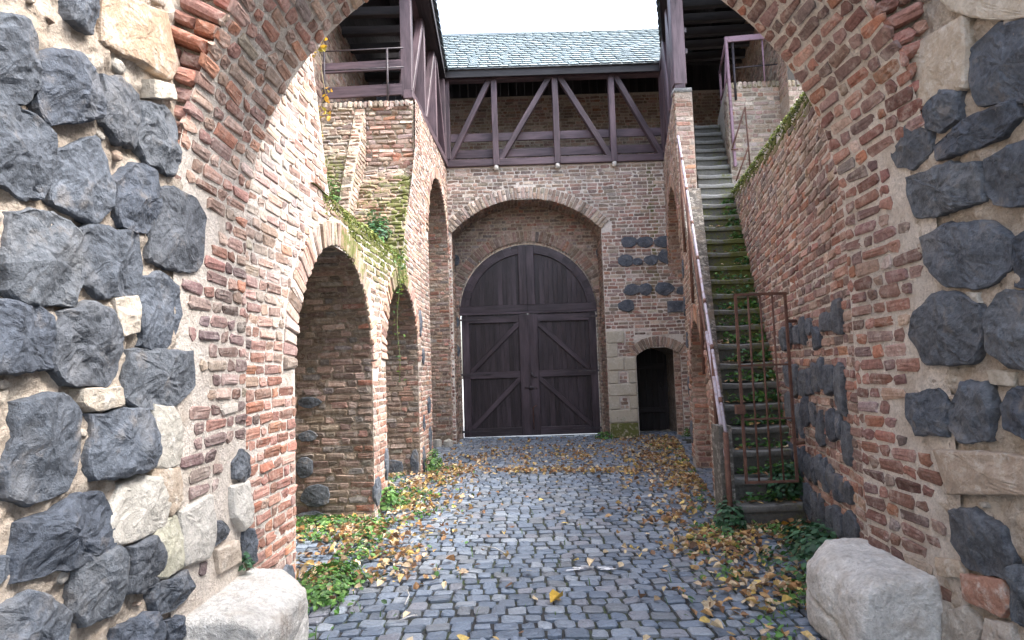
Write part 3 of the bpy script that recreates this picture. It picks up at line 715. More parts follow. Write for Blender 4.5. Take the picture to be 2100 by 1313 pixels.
j2 = planar((0, NI[1][0] + NI[1][2] - .012, 0), (1, 0, 0), (0, 0, 1), (0, -1, 0))
for i, (x, z, a, b) in enumerate([(-1.85, .14, .17, .12), (-1.52, .2, .07, .2)]):
    stone_mesh(ellipse(x, z, a, b, i + 90), j2, .03, i + 240, m=22, crag=.7, col=(1, 1, 1)).build('basalt_block', M['basalt'], arcade, smooth=False)

# frontal battered end under the left gallery
end = empty('buttress_wall', 'stepped mossy brick end wall below the left timber gallery', 'wall')
def fpath(sec):
    return Path({0: [(8.5, 3.1), (8.75, 3.7), (9.3, 4.7), (9.8, 5.55), (9.88, 5.9)], 1: [(8.6, 3.1), (8.95, 3.7), (9.45, 4.4), (9.8, 4.75), (9.88, 5.1), (9.88, 5.9)], 2: [(8.38, 3.1), (8.66, 3.7), (9.2, 4.65), (9.66, 5.4), (9.86, 5.78)]}[sec])
mb = MB(); mk = MB()
for sec, x0, x1 in ((0, -3.3, -2.4), (2, -2.4, -2.24), (1, -2.24, -1.47)):
    pth = fpath(sec); sf = extr(pth, (0, 0, 0), (0, 1, 0), (0, 0, 1), (1, 0, 0), flip=1)
    def fc(P, sec=sec):
        z = P[:, 2]
        if sec == 0: C = pick(P, [('tan', .5), ('brown', .3), ('grey', .2)]); m_ = .5 * sm(z, 5.5, 4.7)
        elif sec == 2: C = pick(P, [('pink', .4), ('pale', .2), ('tan', .5)]); m_ = .3 + 0 * z
        else: C = pick(P, [('pink', .45), ('tan', .25), ('red', .12), ('grey', .12), ('pale', .2)]); m_ = .45 * sm(z, 4.85, 4.5) + .15 * (P[:, 0] > -1.68) * sm(z, 5.3, 4.9)
        return np.hstack([C, m_[:, None]])
    backing(mb, sf, 0, pth.L, full(x0, x1), (.4, .34, .27, .35 if sec != 2 else 0), dv=.1)
    bricks(mk, sf, lay(0, pth.L, full(x0, x1)), fc, p=.03 if sec < 2 else .015, tilt=.012, jit=.006)
    if sec == 2:
        ssf = planar((x1 + .002, 0, 0), (0, 1, 0), (0, 0, 1), (1, 0, 0))
        bricks(mk, ssf, lay(3.1, 5.7, lambda v: [(float(np.interp(v, [3.1, 3.7, 4.65, 5.4, 5.78], [8.38, 8.66, 9.2, 9.66, 9.86])) + .01, float(np.interp(v, [3.1, 3.7, 4.4, 4.75, 5.78], [8.6, 8.95, 9.45, 9.8, 9.9])) + .04)], minlen=.03), fc, p=.012)
        for xx, nn in ((x0, -1), (x1, 1)):
            for a_ in range(12):
                s0, s1 = pth.L * a_ / 12, pth.L * (a_ + 1) / 12; p0, p1 = pth(s0)[0], pth(s1)[0]
                mb.add([(xx, p0[0], p0[1]), (xx, p1[0], p1[1]), (xx, p1[0] + .5, p1[1]), (xx, p0[0] + .5, p0[1])], [(0, 1, 2, 3)], (.36, .29, .22, .2))
cs = planar((-3.2, 9.87, 5.78), (1, 0, 0), (0, 0, 1), (0, -1, 0))
bricks(mk, cs, lay(0, .12, full(0, 1.7), pitch=.12, lens=(.08, .08)), lambda P: np.hstack([pick(P, [('tan', .6), ('pale', .4)]), np.full((len(P), 1), .2)]), p=.05)
box_mb(mb, -3.3, -1.5, 9.9, 10.1, 5.7, 5.9, (.4, .34, .27))
mb.build('wall_core', M['mortar'], end); mk.build('brickwork', M['brick'], end, smooth=False)
# outer wall behind the left gallery
ow = planar((-3.02, 5, 3), (0, 1, 0), (0, 0, 1), (1, 0, 0))
outer = empty('parapet_wall', 'tall brick outer wall behind the left timber gallery', 'wall')
mb = MB(); backing(mb, ow, 0, 5, full(0, 10.4), (.44, .36, .3), dv=.5, du=2); mb.build('wall_core', M['mortar'], outer)
mb = MB(); bricks(mb, ow, lay(2.2, 5, full(3.2, 8.3)), lambda P: pick(P, [('pink', .5), ('pale', .25), ('tan', .2), ('red', .1)])); mb.build('brickwork', M['brick'], outer, smooth=False)

# ================================================================== GATE WALL
GY = 13.5
gsurf = planar((0, GY, 0), (1, 0, 0), (0, 0, 1), (0, -1, 0))
SGC, SGZ, SGR = .37, 3.04, 2.18; SX0, SX1 = -1.25, 1.99
def seg_half(v, extra=0.):
    R = SGR + extra
    if v > SGZ + R: return 0
    return math.sqrt(max(0, R * R - (v - SGZ) ** 2))
def gspan(v):
    s_ = [(-3.2, 5.2)]
    if v < 4.5: s_ = cut(s_, SX0, SX1)
    elif v < SGZ + SGR: h = seg_half(v); s_ = cut(s_, SGC - h, SGC + h)
    if v < 1.92: 
        h = .47 if v < 1.74 else math.sqrt(max(0, .68 ** 2 - (v - 1.24) ** 2)); s_ = cut(s_, 3.08 - h, 3.08 + h)
    return s_
def gspan_b(v):
    s_ = gspan(v)
    if v > 4.3:
        h = min(seg_half(v, .27), 1.84)
        if h > 0 and v < SGZ + SGR + .27 and v > 4.45: s_ = cut(s_, SGC - h, SGC + h)
    if 1.74 < v < 2.15: s_ = cut(s_, 2.55, 3.62)
    if v < 2.32: s_ = cut(s_, 1.99, 2.6)
    return s_
def gcol(P):
    x, z = P[:, 0], P[:, 2]
    C = pick(P, [('tan', .25 + .5 * sm(z, 4.6, 5.4)), ('pale', .12 + .22 * sm(z, 4.8, 5.5)), ('pink', .4), ('red', .22 * sm(z, 5.2, 4.2) + .06), ('brown', .22), ('purple', .12), ('grey', .07), ('orange', .02)])
    m_ = .5 * np.exp(-((x - 3.1) / .14) ** 2) * sm(z, 2.1, 3) + .42 * sm(z, .7, .1) * (x > 1.9) + .4 * sm(z, .5, 0) * (x < 0)
    return np.hstack([C, m_[:, None]])
gw = empty('gate_wall', 'brick end wall of the court pierced by the big gate arch', 'wall')
mb = MB(); backing(mb, gsurf, -.05, 5.95, gspan, (.7, .65, .6), dv=.05, du=1.)
GR = 14.2
isurf = planar((0, GR, 0), (1, 0, 0), (0, 0, 1), (0, -1, 0))
IC, IZ, IR = .37, 2.86, 1.56
def ispan(v):
    s_ = [(SX0 - .06, SX1 + .12)]; h = arch_half(v, IZ, IR)
    return cut(s_, IC - h, IC + h) if h > 0 else s_
backing(mb, isurf, -.05, 5.4, ispan, (.33, .27, .21), dv=.05)
# recess soffit and jambs of the outer arch
an0 = math.asin((4.5 - SGZ) / SGR)
rp_ = Path([(SX0, 0)] + [(SGC + SGR * math.cos(a), SGZ + SGR * math.sin(a)) for a in np.linspace(math.pi - an0, an0, 26)] + [(SX1, 0)])
rs = extr(rp_, (0, GY, 0), (1, 0, 0), (0, 0, 1), (0, 1, 0), flip=-1)
backing(mb, rs, 0, rp_.L, full(0, GR - GY), (.33, .27, .22), dv=.1)
ip = Path([(IC - IR, 0)] + [(IC + IR * math.cos(a), IZ + IR * math.sin(a)) for a in np.linspace(math.pi, 0, 30)] + [(IC + IR, 0)])
is_ = extr(ip, (0, GR, 0), (1, 0, 0), (0, 0, 1), (0, 1, 0), flip=-1)
backing(mb, is_, 0, ip.L, full(0, .45), (.3, .25, .2), dv=.1)
# small doorway recess
dp = Path([(2.61, -.05), (2.61, 1.74)] + [(3.08 + .68 * math.sin(a), 1.24 + .68 * math.cos(a)) for a in np.linspace(-.75, .75, 10)] + [(3.55, 1.74), (3.55, -.05)])
ds = extr(dp, (0, GY, 0), (1, 0, 0), (0, 0, 1), (0, 1, 0), flip=-1)
backing(mb, ds, 0, dp.L, full(0, 1.3), (.2, .16, .13), dv=.1)
box_mb(mb, 2.4, 3.8, GY + 1.32, GY + 1.4, -.05, 2.3, (.05, .045, .04))
mb.build('wall_core', M['mortar'], gw)
mb = MB(); bricks(mb, gsurf, lay(-.02, 5.92, gspan_b), gcol)
mb.build('brickwork', M['brick'], gw, smooth=False)
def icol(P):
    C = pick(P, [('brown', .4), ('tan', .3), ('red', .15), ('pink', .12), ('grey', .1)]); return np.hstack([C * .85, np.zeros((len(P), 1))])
mb = MB()
def ispan_b(v):
    s_ = [(SX0 - .06, SX1 + .12)]; h = arch_half(v, IZ, IR + .25)
    if v < IZ: h = IR
    return cut(s_, IC - h, IC + h) if h > 0 else s_
bricks(mb, isurf, lay(0, 5.3, ispan_b), icol, p=.01)
bricks(mb, rs, lay(0, rp_.L, full(0, GR - GY)), icol, p=.012)
bricks(mb, is_, lay(0, ip.L, full(0, .3)), icol, p=.008)
mb.build('recess_brickwork', M['brick'], gw, smooth=False)
mb = MB(); ps = polar(isurf, IC, IZ); n = int(math.pi * IR / .08); da = math.pi / n
bricks(mb, ps, np.array([(da * i + .004, da * i + da - .004, IR - .004, IR + .235) for i in range(n)]), icol, p=.014, du=IR + .1)
ps = polar(gsurf, SGC, SGZ); t0, t1 = an0, math.pi - an0; n = int((t1 - t0) * (SGR + .12) / .082); da = (t1 - t0) / n
B = []
for i in range(n):
    a = t0 + da * i
    if i % 2: B.append((a + .0035, a + da - .0035, SGR - .004, SGR + .25))
    else: B += [(a + .0035, a + da - .0035, SGR - .004, SGR + .12), (a + .0035, a + da - .0035, SGR + .133, SGR + .25)]
def bigring(P):
    C = pick(P, [('pale', .3), ('tan', .6), ('pink', .15), ('brown', .08)]); return np.hstack([C, np.full((len(P), 1), .2)])
bricks(mb, ps, np.array(B), bigring, p=.026, du=SGR + .1)
ps = polar(gsurf, 3.08, 1.24); t0 = math.pi / 2 - .79; n = 17; da = 1.58 / n
bricks(mb, ps, np.array([(t0 + da * i + .006, t0 + da * i + da - .006, .68, .9) for i in range(n)]), lambda P: np.hstack([pick(P, [('tan', .6), ('pink', .4), ('brown', .3)]), np.full((len(P), 1), .25)]), p=.018, du=.8)
mb.build('arch_ring', M['brick'], gw, smooth=False)
# jamb sides of the small door, limestone quoins
qz = [(-.02, .34), (.34, .62), (.62, .9), (.9, 1.16), (1.16, 1.44), (1.44, 1.72), (1.72, 2.02), (2.02, 2.28)]
for i, (z0, z1) in enumerate(qz):
    segs = [(1.99, 2.6)] if i in (0, 1, 3) else ([(1.99, 2.22), (2.42, 2.6)] if i in (2, 4) else [(1.99, 2.35), (2.35, 2.6)] if i == 5 else [(1.99, 2.22)] if i == 6 else [(1.99, 2.38)])
    for (x0, x1) in segs:
        e = .008
        stone_mesh([(x0 + e, z0 + e), (x1 - e, z0 + e), (x1 - e, z1 - e), (x0 + e, z1 - e)], gsurf, .03, i + 300, m=28, col=(.46, .42, .34, .62 * max(0, 1 - i * .55)), crag=.25, facets=False, rings=((-.3, 1.), (.6, 1.), (1., .97), (1.03, .85), (1.03, .5), (1.03, .2))).build('limestone_quoin', M['limestone'], gw)
mb = MB()
bricks(mb, gsurf, np.vstack([lay(.63, .89, full(2.23, 2.41)), lay(1.17, 1.43, full(2.23, 2.41)), lay(1.73, 2.3, full(2.4, 2.6)), lay(1.73, 2.02, full(2.22, 2.6))]), gcol); mb.build('brick_infill', M['brick'], gw, smooth=False)
for i, (px, py, a, b) in enumerate([(1290,497,.17,.11),(1322,497,.17,.12),(1362,496,.2,.12),(1283,535,.15,.12),(1308,537,.11,.09),(1335,534,.16,.11),(1365,526,.16,.15),(1296,595,.17,.12),(1323,593,.13,.13),(1362,592,.2,.13),(1396,596,.09,.09),(1285,627,.16,.13),(1388,629,.18,.11),
        (890,690,.07,.14),(892,725,.08,.07),(889,815,.08,.07),(889,862,.09,.07)]):
    p = at_plane(px, py, (0, GY, 0), (0, 1, 0))
    a *= 1.12; b *= 1.12
    pl = ellipse(p[0], p[2], a, b, i + 400) if i != 12 else [(p[0] - a, p[2] - b), (p[0] + a, p[2] - b), (p[0] + a, p[2] + b), (p[0] - a, p[2] + b)]
    stone_mesh(pl, gsurf, .045, i + 400, m=22, crag=.7, col=(1.1, 1.1, 1.1)).build('basalt_block', M['basalt'], gw, smooth=False)
for i, (px, py, a, b) in enumerate([(1228,520,.07,.13),(935,535,.1,.13),(937,660,.06,.13),(938,720,.06,.16)]):
    p = at_plane(px, py, (0, GR, 0), (0, 1, 0)); stone_mesh(ellipse(p[0], p[2], a, b, i + 440), isurf, .03, i + 440, m=18, crag=.6, col=(.8, .8, .8)).build('basalt_block', M['basalt'], gw, smooth=False)
# back wall of the upper walk
bw = planar((-3.2, 15.3, 5.9), (1, 0, 0), (0, 0, 1), (0, -1, 0))
back = empty('walkway_wall', 'shaded brick back wall of the roofed walkway above the gate', 'wall')
mb = MB(); backing(mb, bw, 0, 2.4, full(0, 9), (.55, .48, .41), dv=.5, du=3); mb.build('wall_core', M['mortar'], back)
mb = MB(); bricks(mb, bw, lay(0, 2.36, full(1.5, 8.9)), lambda P: pick(P, [('pale', .3), ('tan', .4), ('pink', .4), ('purple', .06), ('red', .15 + .3 * sm(P[:, 2], 7, 6.2))])); mb.build('brickwork', M['brick'], back, smooth=False)
wb = WB()
for i in range(46): wb.beam((-3.2 + i * .2, 15.24, 8.28), (-3.2 + i * .2, 15.24, 9.72), .196, .03, up=(0, 1, 0))
wb.build('boarding', M['rafterwood'], back)

# ================================================================== BIG GATE
gt = empty('wooden_gate', 'big dark arched double gate with diagonal braces', 'gate')
W_ = M['gatewood']; gy = 14.34; g0, g1 = -1.15, 1.9; gc = .36; gz0 = .06; gzL = 2.8
def arc_top(x, R=1.53, zc=2.82): d = R * R - (x - (g0 + g1) / 2) ** 2; return zc + math.sqrt(max(0, d))
def planks(wb, x0, x1, z0, topf, y, step=.105, th=.03):
    k = 12; tq = [x0 + (x1 - x0) * i / k for i in range(k + 1)]
    wb.poly([(x0, y + .02, z0), (x1, y + .02, z0)] + [(q, y + .02, topf(q) - .01) for q in reversed(tq)], (0, 1, 0), .03, (0, 0, 1), .5)
    x = x0
    while x < x1 - .01:
        b = min(x + step, x1); a_, c_ = x + .003, b - .003; k = 4
        tp = [(a_ + (c_ - a_) * i / k) for i in range(k + 1)]
        pts = [(a_, y, z0), (c_, y, z0)] + [(q, y, topf(q)) for q in reversed(tp)]
        yy = y + random.uniform(-.002, .002); pts = [(q[0], yy, q[2]) for q in pts]
        wb.poly(pts, (0, 1, 0), th, (0, 0, 1), random.uniform(.5, .85)); x += step
for side in (0, 1):
    x0, x1 = ((g0, gc - .003), (gc + .003, g1))[side]
    lf = WB(); planks(lf, x0 + .01, x1 - .01, gz0, lambda q: gzL - .01, gy)
    leaf = lf.build('gate_leaf', W_, gt)
    sgn = 1 if side == 0 else -1
    xi_, xo = (x1, x0) if side == 0 else (x0, x1)            # meeting side, hinge side
    fr = .05
    def bar(nm, p0, p1, w_, h_, d_=0., tone=None): return beam(nm, W_, leaf, (p0[0], gy - .025 - d_, p0[1]), (p1[0], gy - .025 - d_, p1[1]), .05, h_, up=(0, 0, 1) if abs(p0[1] - p1[1]) < .9 * abs(p0[0] - p1[0]) + .001 or True else (1, 0, 0), tone=tone)
    def vbar(nm, x, za, zb, w_, d_=0.): return WB().beam((x, gy - .027 - d_, za), (x, gy - .027 - d_, zb), w_, .054, up=(0, 1, 0)).build(nm, W_, leaf)
    for z, hh in ((gz0 + .09, .18), (1.42, .15), (gzL - .12, .17)):
        bar('rail', (x0 + .02, z), (x1 - .02, z), .05, hh, .004)
    vbar('stile', xo + sgn * .09, gz0, gzL - .03, .17); vbar('stile', xi_ - sgn * .11, gz0, gzL - .03, .2, .008)
    for (za, zb) in ((gz0 + .19, 1.34), (1.5, gzL - .22)):
        bar('brace', (xo + sgn * .2, za), (xi_ - sgn * .2, zb), .05, .105, .002)
    for z in (gz0 + .12, 1.45, gzL - .12):                      # strap hinges
        hb = MB(); V = [(xo - sgn * .04, gy - .058, z - .022), (xo - sgn * .04, gy - .058, z + .022), (xo + sgn * .62, gy - .058, z + .006), (xo + sgn * .62, gy - .058, z - .006)]
        V += [(a_, b_ - .008, c_) for a_, b_, c_ in V]
        hb.add(V, [(0, 1, 2, 3), (7, 6, 5, 4), (0, 4, 5, 1), (1, 5, 6, 2), (2, 6, 7, 3), (3, 7, 4, 0)]); tube_mb(hb, [(xo - sgn * .04, gy - .06, z - .05), (xo - sgn * .04, gy - .06, z + .05)], .016); hb.build('hinge', M['iron'], leaf, smooth=False)
    if side == 1:
        hb = MB(); tube_mb(hb, [(gc - .12, gy - .09, 1.12), (gc + .12, gy - .09, 1.12), (gc + .14, gy - .09, 1.09)], .014); box_mb(hb, gc - .02, gc + .06, gy - .085, gy - .055, 1.07, 1.16); hb.build('latch', M['iron'], leaf)
        hb = MB(); tube_mb(hb, [(gc + .05, gy - .09, .2), (gc + .05, gy - .09, .68), (gc + .13, gy - .1, .72)], .012); hb.build('drop_bolt', M['rust'], leaf)
        hb = MB(); tube_mb(hb, [(gc + .02, gy - .08, 1.42), (gc + .09, gy - .1, 1.36), (gc + .16, gy - .1, 1.34)], .014); box_mb(hb, gc + .02, gc + .08, gy - .09, gy - .055, 1.36, 1.46); hb.build('handle', M['iron'], leaf)
# fixed arched head
WB().beam((gc, gy - .062, gz0), (gc, gy - .062, gzL - .03), .05, .02, up=(0, 1, 0)).build('cover_strip', W_, gt)
hd = WB(); planks(hd, g0 + .01, g1 - .01, gzL + .02, lambda q: arc_top(q) - .01, gy); head = hd.build('arched_head', W_, gt)
wb = WB(); wb.beam((g0 - .03, gy - .028, gzL + .11), (g1 + .03, gy - .028, gzL + .11), .05, .16); wb.build('rail', W_, head)
beam('transom', W_, gt, (g0 - .08, gy - .04, gzL + .005), (g1 + .06, gy - .04, gzL + .005), .08, .05)
WB().beam((gc, gy - .03, gzL + .19), (gc, gy - .03, arc_top(gc) - .02), .36, .056, up=(0, 1, 0)).build('stile', W_, head)
WB().beam((gc, gy - .062, gzL + .03), (gc, gy - .062, arc_top(gc) - .02), .012, .012, up=(0, 1, 0), tone=.4).build('seam', W_, head)
mc_ = (g0 + g1) / 2; wb = WB()
for i in range(26):
    a0_, a1_ = math.pi * i / 26 + .001, math.pi * (i + 1) / 26 - .001
    q = [(mc_ + r_ * math.cos(a_), gy - .05, 2.82 + r_ * math.sin(a_)) for r_, a_ in ((1.545, a0_), (1.545, a1_), (1.35, a1_), (1.35, a0_))]
    wb.poly(q, (0, 1, 0), .05, (-math.sin(a0_), 0, math.cos(a0_)), 1.)
wb.build('curved_frame', W_, head)
# small dark door at the back of the little doorway
sd_ = empty('wooden_door', 'small black plank door deep inside the low arched doorway', 'door')
wb = WB(); planks(wb, 2.62, 3.54, .05, lambda q: 1.9, GY + 1.2, .14); dl = wb.build('door_leaf', M['rafterwood'], sd_)
beam('ledge', M['rafterwood'], sd_, (2.66, GY + 1.18, .5), (3.48, GY + 1.18, .5), .03, .12); beam('ledge', M['rafterwood'], sd_, (2.66, GY + 1.18, 1.5), (3.48, GY + 1.18, 1.5), .03, .12)
tube('handle', M['iron'], sd_, [(3.38, GY + 1.19, 1.0), (3.38, GY + 1.14, 1.0), (3.38, GY + 1.14, 1.12), (3.38, GY + 1.19, 1.12)], .01)
mb = MB(); box_mb(mb, 2.62, 3.5, GY + .75, GY + 1.15, -.04, .045, (.4, .39, .35)); mb.build('threshold', M['limestone'], sd_)

# ================================================================== TIMBER GALLERIES
T = M['timber']; FL = 5.95
def post(g, x, y, z0, z1, wx=.15, wy=.15, pad=True, d=(0, 0)):
    WB().beam((x, y, z0), (x + d[0], y + d[1], z1), wx, wy, up=(0, 1, 0), wave=.004).build('post', T, g)
    if pad:
        mb = MB(); tube_mb(mb, [(x, y, z0 - .1), (x, y, z0 + .01)], .055, 14, (.6, .58, .54)); box_mb(mb, x - .085, x + .085, y - .085, y + .085, z0 - .13, z0 - .095, (.6, .58, .54)); mb.build('post_foot', M['limestone'], g)
cg = empty('timber_gallery', 'long timber gallery front above the big gate with splayed braces', 'gallery', 'timber galleries around the court')
def gx(px, py): return at_plane(px, py, (0, GY - .03, 0), (0, 1, 0))[0]
WB().beam((-1.36, GY - .01, FL + .07), (3.5, GY - .01, FL + .07), .17, .15).build('sill_beam', T, cg)
WB().beam((-1.36, GY - .01, 7.96), (3.6, GY - .01, 7.96), .18, .2).build('top_plate', T, cg)
for x in (-1.27, -.23, 1.1, 2.33, 3.46):
    post(cg, x, GY - .03, FL + .15 if abs(x - 1.1) > 2.1 else FL + .0, 7.87, .13, .17, pad=False)
for x in (-.23, 1.1, 2.33):
    mb = MB(); tube_mb(mb, [(x, GY - .06, FL - .1), (x, GY - .06, FL + .0)], .05, 14, (.62, .6, .56)); mb.build('post_foot', M['limestone'], cg)
for (xa, xb) in ((-1.24, -.33), (-.13, .98), (2.24, 1.22), (3.36, 2.43)):
    beam('brace', T, cg, (xa, GY - .02, FL + .13), (xb, GY - .02, 7.88), .12, .135, up=(0, 1, 0))
for z in (6.28, 6.65):
    beam('rail_board', T, cg, (-1.3, GY + .12, z), (3.46, GY + .12, z), .035, .185, wave=.005)
wb = WB()
for i in range(12): wb.beam((-3.0, GY + .1 + i * .15 + .07, FL - .02), (4.9, GY + .1 + i * .15 + .07, FL - .02), .146, .04)
wb.build('floor_boards', M['rafterwood'], cg)
wb = WB()
# left gallery
lg = empty('timber_gallery', 'timber gallery along the left wall ending in a heavy front post', 'gallery', 'timber galleries around the court')
def lxy(y): return -1.49 + .0575 * (y - 9.85)
WB().beam((lxy(9.95) - .06, 9.85, FL + .05), (lxy(13.4) - .06, 13.4, FL + .05), .16, .14).build('sill_beam', T, lg)
WB().beam((lxy(9.7) - .06, 9.6, 7.96), (lxy(13.4) - .06, 13.4, 7.96), .18, .2).build('top_plate', T, lg)
lys = [9.95, 11.05, 12.2, 13.3]
for i, y in enumerate(lys): post(lg, lxy(y) - .085, y, FL + .13 if i else FL + .02, 7.87, .18, .18 if i == 0 else .15, pad=(i == 0))
for a_, b_ in ((9.98, 10.95), (11.12, 12.1), (13.2, 12.3)):
    beam('brace', T, lg, (lxy(a_) - .05, a_, FL + .14), (lxy(b_) - .05, b_, 7.86), .12, .12, up=(1, 0, 0))
for z in (6.3, 6.68): beam('rail_board', T, lg, (lxy(9.95) - .19, 9.95, z), (lxy(13.3) - .19, 13.35, z), .035, .185)
for z, h_ in ((6.06, .19), (6.47, .17)): beam('end_board', T, lg, (-2.93, 9.88, z), (-1.64, 9.88, z + .03), .04, h_)
wb = WB()
for i in range(11): wb.beam((-2.98 + i * .13, 9.92, FL - .03), (-2.98 + i * .13, 13.6, FL - .03), .127, .04)
wb.build('floor_boards', M['rafterwood'], lg)
for y in np.arange(10.2, 13.4, .62): beam('joist', M['rafterwood'], lg, (-3.0, y, 7.95), (lxy(y) - .1, y, 7.95), .12, .16)
# right gallery
rg = empty('timber_gallery', 'timber gallery along the right wall above the stairs', 'gallery', 'timber galleries around the court')
def rxy(y): return 2.80 + .19 * (y - 9.8)
WB().beam((rxy(9.85), 9.82, FL + .05), (rxy(13.4), 13.4, FL + .05), .16, .14).build('sill_beam', T, rg)
WB().beam((rxy(9.6), 9.5, 7.96), (rxy(13.4), 13.4, 7.96), .18, .2).build('top_plate', T, rg)
for i, y in enumerate([9.9, 11.0, 12.15, 13.25]): post(rg, rxy(y), y, FL + .13 if i else FL + .05, 7.87, .2 if i == 0 else .14, .18, pad=(i == 0))
for a_, b_ in ((9.98, 10.9), (11.1, 12.05), (13.15, 12.25)): beam('brace', T, rg, (rxy(a_) - .03, a_, FL + .14), (rxy(b_) - .03, b_, 7.86), .12, .12, up=(1, 0, 0))
for z in (6.3, 6.68): beam('rail_board', T, rg, (rxy(9.95) + .11, 9.95, z), (rxy(13.3) + .11, 13.35, z), .035, .185)
for y in np.arange(9.9, 13.4, .5): beam('joist', M['rafterwood'], rg, (rxy(y) + .1, y, 7.95), (6.2, y, 7.95 + .1), .12, .16)
for z in (6.55, 6.9): beam('bracket', M['iron'], rg, (rxy(9.9) + .1, 9.86, z), (rxy(9.9) + .145, 9.86, z), .05, .09)
wb = WB()
for i in range(8): wb.beam((rxy(11.6) + .2 + i * .32, 11.62, FL - .03), (rxy(13.6) + .2 + i * .32, 13.5, FL - .03), .31, .04)
wb.build('floor_boards', M['rafterwood'], rg)

# ================================================================== ROOFS
def roof_slates(mb, p0, p1, up, n_rows, wid=.23, exposure=.17):
    """p0->p1 eave line, up = slope vector unit"""
    p0, p1, up = np.array(p0, float), np.array(p1, float), np.array(up, float); d = p1 - p0; L = np.linalg.norm(d); d /= L; nn = np.cross(d, up); nn /= np.linalg.norm(nn)
    if nn[2] < 0: nn = -nn
    for r in range(n_rows):
        u = -rng.uniform(0, wid)
        while u < L:
            w_ = wid * rng.uniform(.85, 1.15); a0, a1 = max(u, 0), min(u + w_ - .014, L)
            if a1 - a0 > .02:
                v0 = r * exposure - .02 + rng.normal(0, .004); v1 = v0 + exposure * 1.7; cr = .3 * (a1 - a0); sk = .03
                base = p0 + nn * .02; h0, h1 = .045 + rng.normal(0, .002), .006
                q = [(a0 + .0, v0 + .035, h0), (a0 + cr, v0, h0), (a1, v0 + .006, h0), (a1 - sk, v1, h1), (a0 - sk, v1, h1)]
                V = [base + d * a + up * b + nn * h for a, b, h in q]; V += [x - nn * .009 for x in V]
                c = np.array(random.choice([(.22, .275, .295), (.25, .3, .315), (.2, .25, .27)])) * rng.uniform(.85, 1.15)
                mb.add(V, [(0, 1, 2, 3, 4), (9, 8, 7, 6, 5), (0, 5, 6, 1), (1, 6, 7, 2), (2, 7, 8, 3), (3, 8, 9, 4), (4, 9, 5, 0)], c)
            u += w_
def roof_deck(mb, pts, th=.06, col=(.05, .045, .045)):
    V = [np.array(p, float) for p in pts]; n = np.cross(V[1] - V[0], V[3] - V[0]); n /= np.linalg.norm(n); n = n if n[2] > 0 else -n
    V += [p - n * th for p in V]; mb.add(V, [(0, 1, 2, 3), (7, 6, 5, 4), (0, 4, 5, 1), (1, 5, 6, 2), (2, 6, 7, 3), (3, 7, 4, 0)], col)
RK = M['rafterwood']
def deck_obj(name, quads, par):
    wb = WB()
    for q in quads:
        a, b, c, d = [Vector(p) for p in q]; n = (b - a).cross(d - a).normalized(); n = n if n.z > 0 else -n
        wb.poly([a - n * .06, b - n * .06, c - n * .06, d - n * .06], n, .055, (b - a), 1.)
    return wb.build(name, RK, par)
rf = empty('slate_roof', 'pale grey slate roof above the gate, ridge against the sky', 'roof', 'roofs of the court')
ez, ey, rz_, ry = 8.02, 13.24, 9.98, 15.5
upv = np.array([0, ry - ey, rz_ - ez]); SL = np.linalg.norm(upv); upv /= SL
deck_obj('roof_deck', [[(-3.6, ey, ez), (6.2, ey, ez), (6.2, ry, rz_), (-3.6, ry, rz_)], [(-3.6, ry, rz_), (6.2, ry, rz_), (6.2, 17.8, 8.0), (-3.6, 17.8, 8.0)]], rf)
mb = MB(); roof_slates(mb, (-1.75, ey, ez), (4.25, ey, ez), upv, int(SL / .165)); sl_ = mb.build('slates', M['slate'], rf, smooth=False)
tube('ridge_cap', M['zinc'], rf, [(-2.0, ry, rz_ + .03), (4.6, ry, rz_ + .03)], .06, 10)
beam('fascia', RK, rf, (-1.3, ey + .03, ez - .08), (3.6, ey + .03, ez - .08), .03, .16)
tube('gutter_edge', M['zinc'], rf, [(-1.25, ey - .02, ez + .015), (3.5, ey - .02, ez + .015)], .016, 8)
lr = empty('slate_roof', 'dark underside of the roof over the left timber gallery', 'roof', 'roofs of the court')
l0, l1 = (-1.19, 9.5), (-1.28, 13.3)
deck_obj('roof_deck', [[(l0[0], l0[1], 7.98), (l1[0], l1[1], 7.98), (-2.3, 13.8, 9.1), (-2.2, 9.5, 9.1)], [(-2.2, 9.5, 9.1), (-2.3, 14.6, 9.1), (-3.5, 14.6, 7.9), (-3.4, 9.5, 7.9)]], lr)
beam('fascia', RK, lr, (l0[0] + .0, l0[1], 7.94), (l1[0] + .0, l1[1], 7.94), .03, .18)
deck_obj('soffit', [[(l0[0] - .02, 9.5, 7.9), (l1[0] - .02, 13.3, 7.9), (-1.5, 13.3, 7.9), (-1.45, 9.5, 7.9)]], lr)
mb = MB(); roof_slates(mb, (l0[0] + .02, l0[1], 8.0), (l1[0] + .02, l1[1], 8.0), np.array([-.66, 0, .75]), 9); mb.build('slates', M['slate'], lr, smooth=False)
rr = empty('slate_roof', 'dark underside of the roof over the right timber gallery', 'roof', 'roofs of the court')
r0, r1 = (2.44, 9.4), (3.5, 13.3)
deck_obj('roof_deck', [[(r0[0], r0[1], 7.98), (r1[0], r1[1], 7.98), (4.95, 14.9, 9.25), (3.9, 9.4, 9.25)], [(3.85, 8.7, 9.22), (4.95, 15.2, 9.22), (7.4, 15.2, 8.2), (6.4, 8.3, 8.2)]], rr)
beam('fascia', RK, rr, (r0[0], r0[1], 7.94), (r1[0], r1[1], 7.94), .03, .18)
deck_obj('soffit', [[(r0[0] + .02, 9.4, 7.9), (r1[0] + .02, 13.3, 7.9), (3.75, 13.3, 7.9), (2.9, 9.4, 7.9)]], rr)
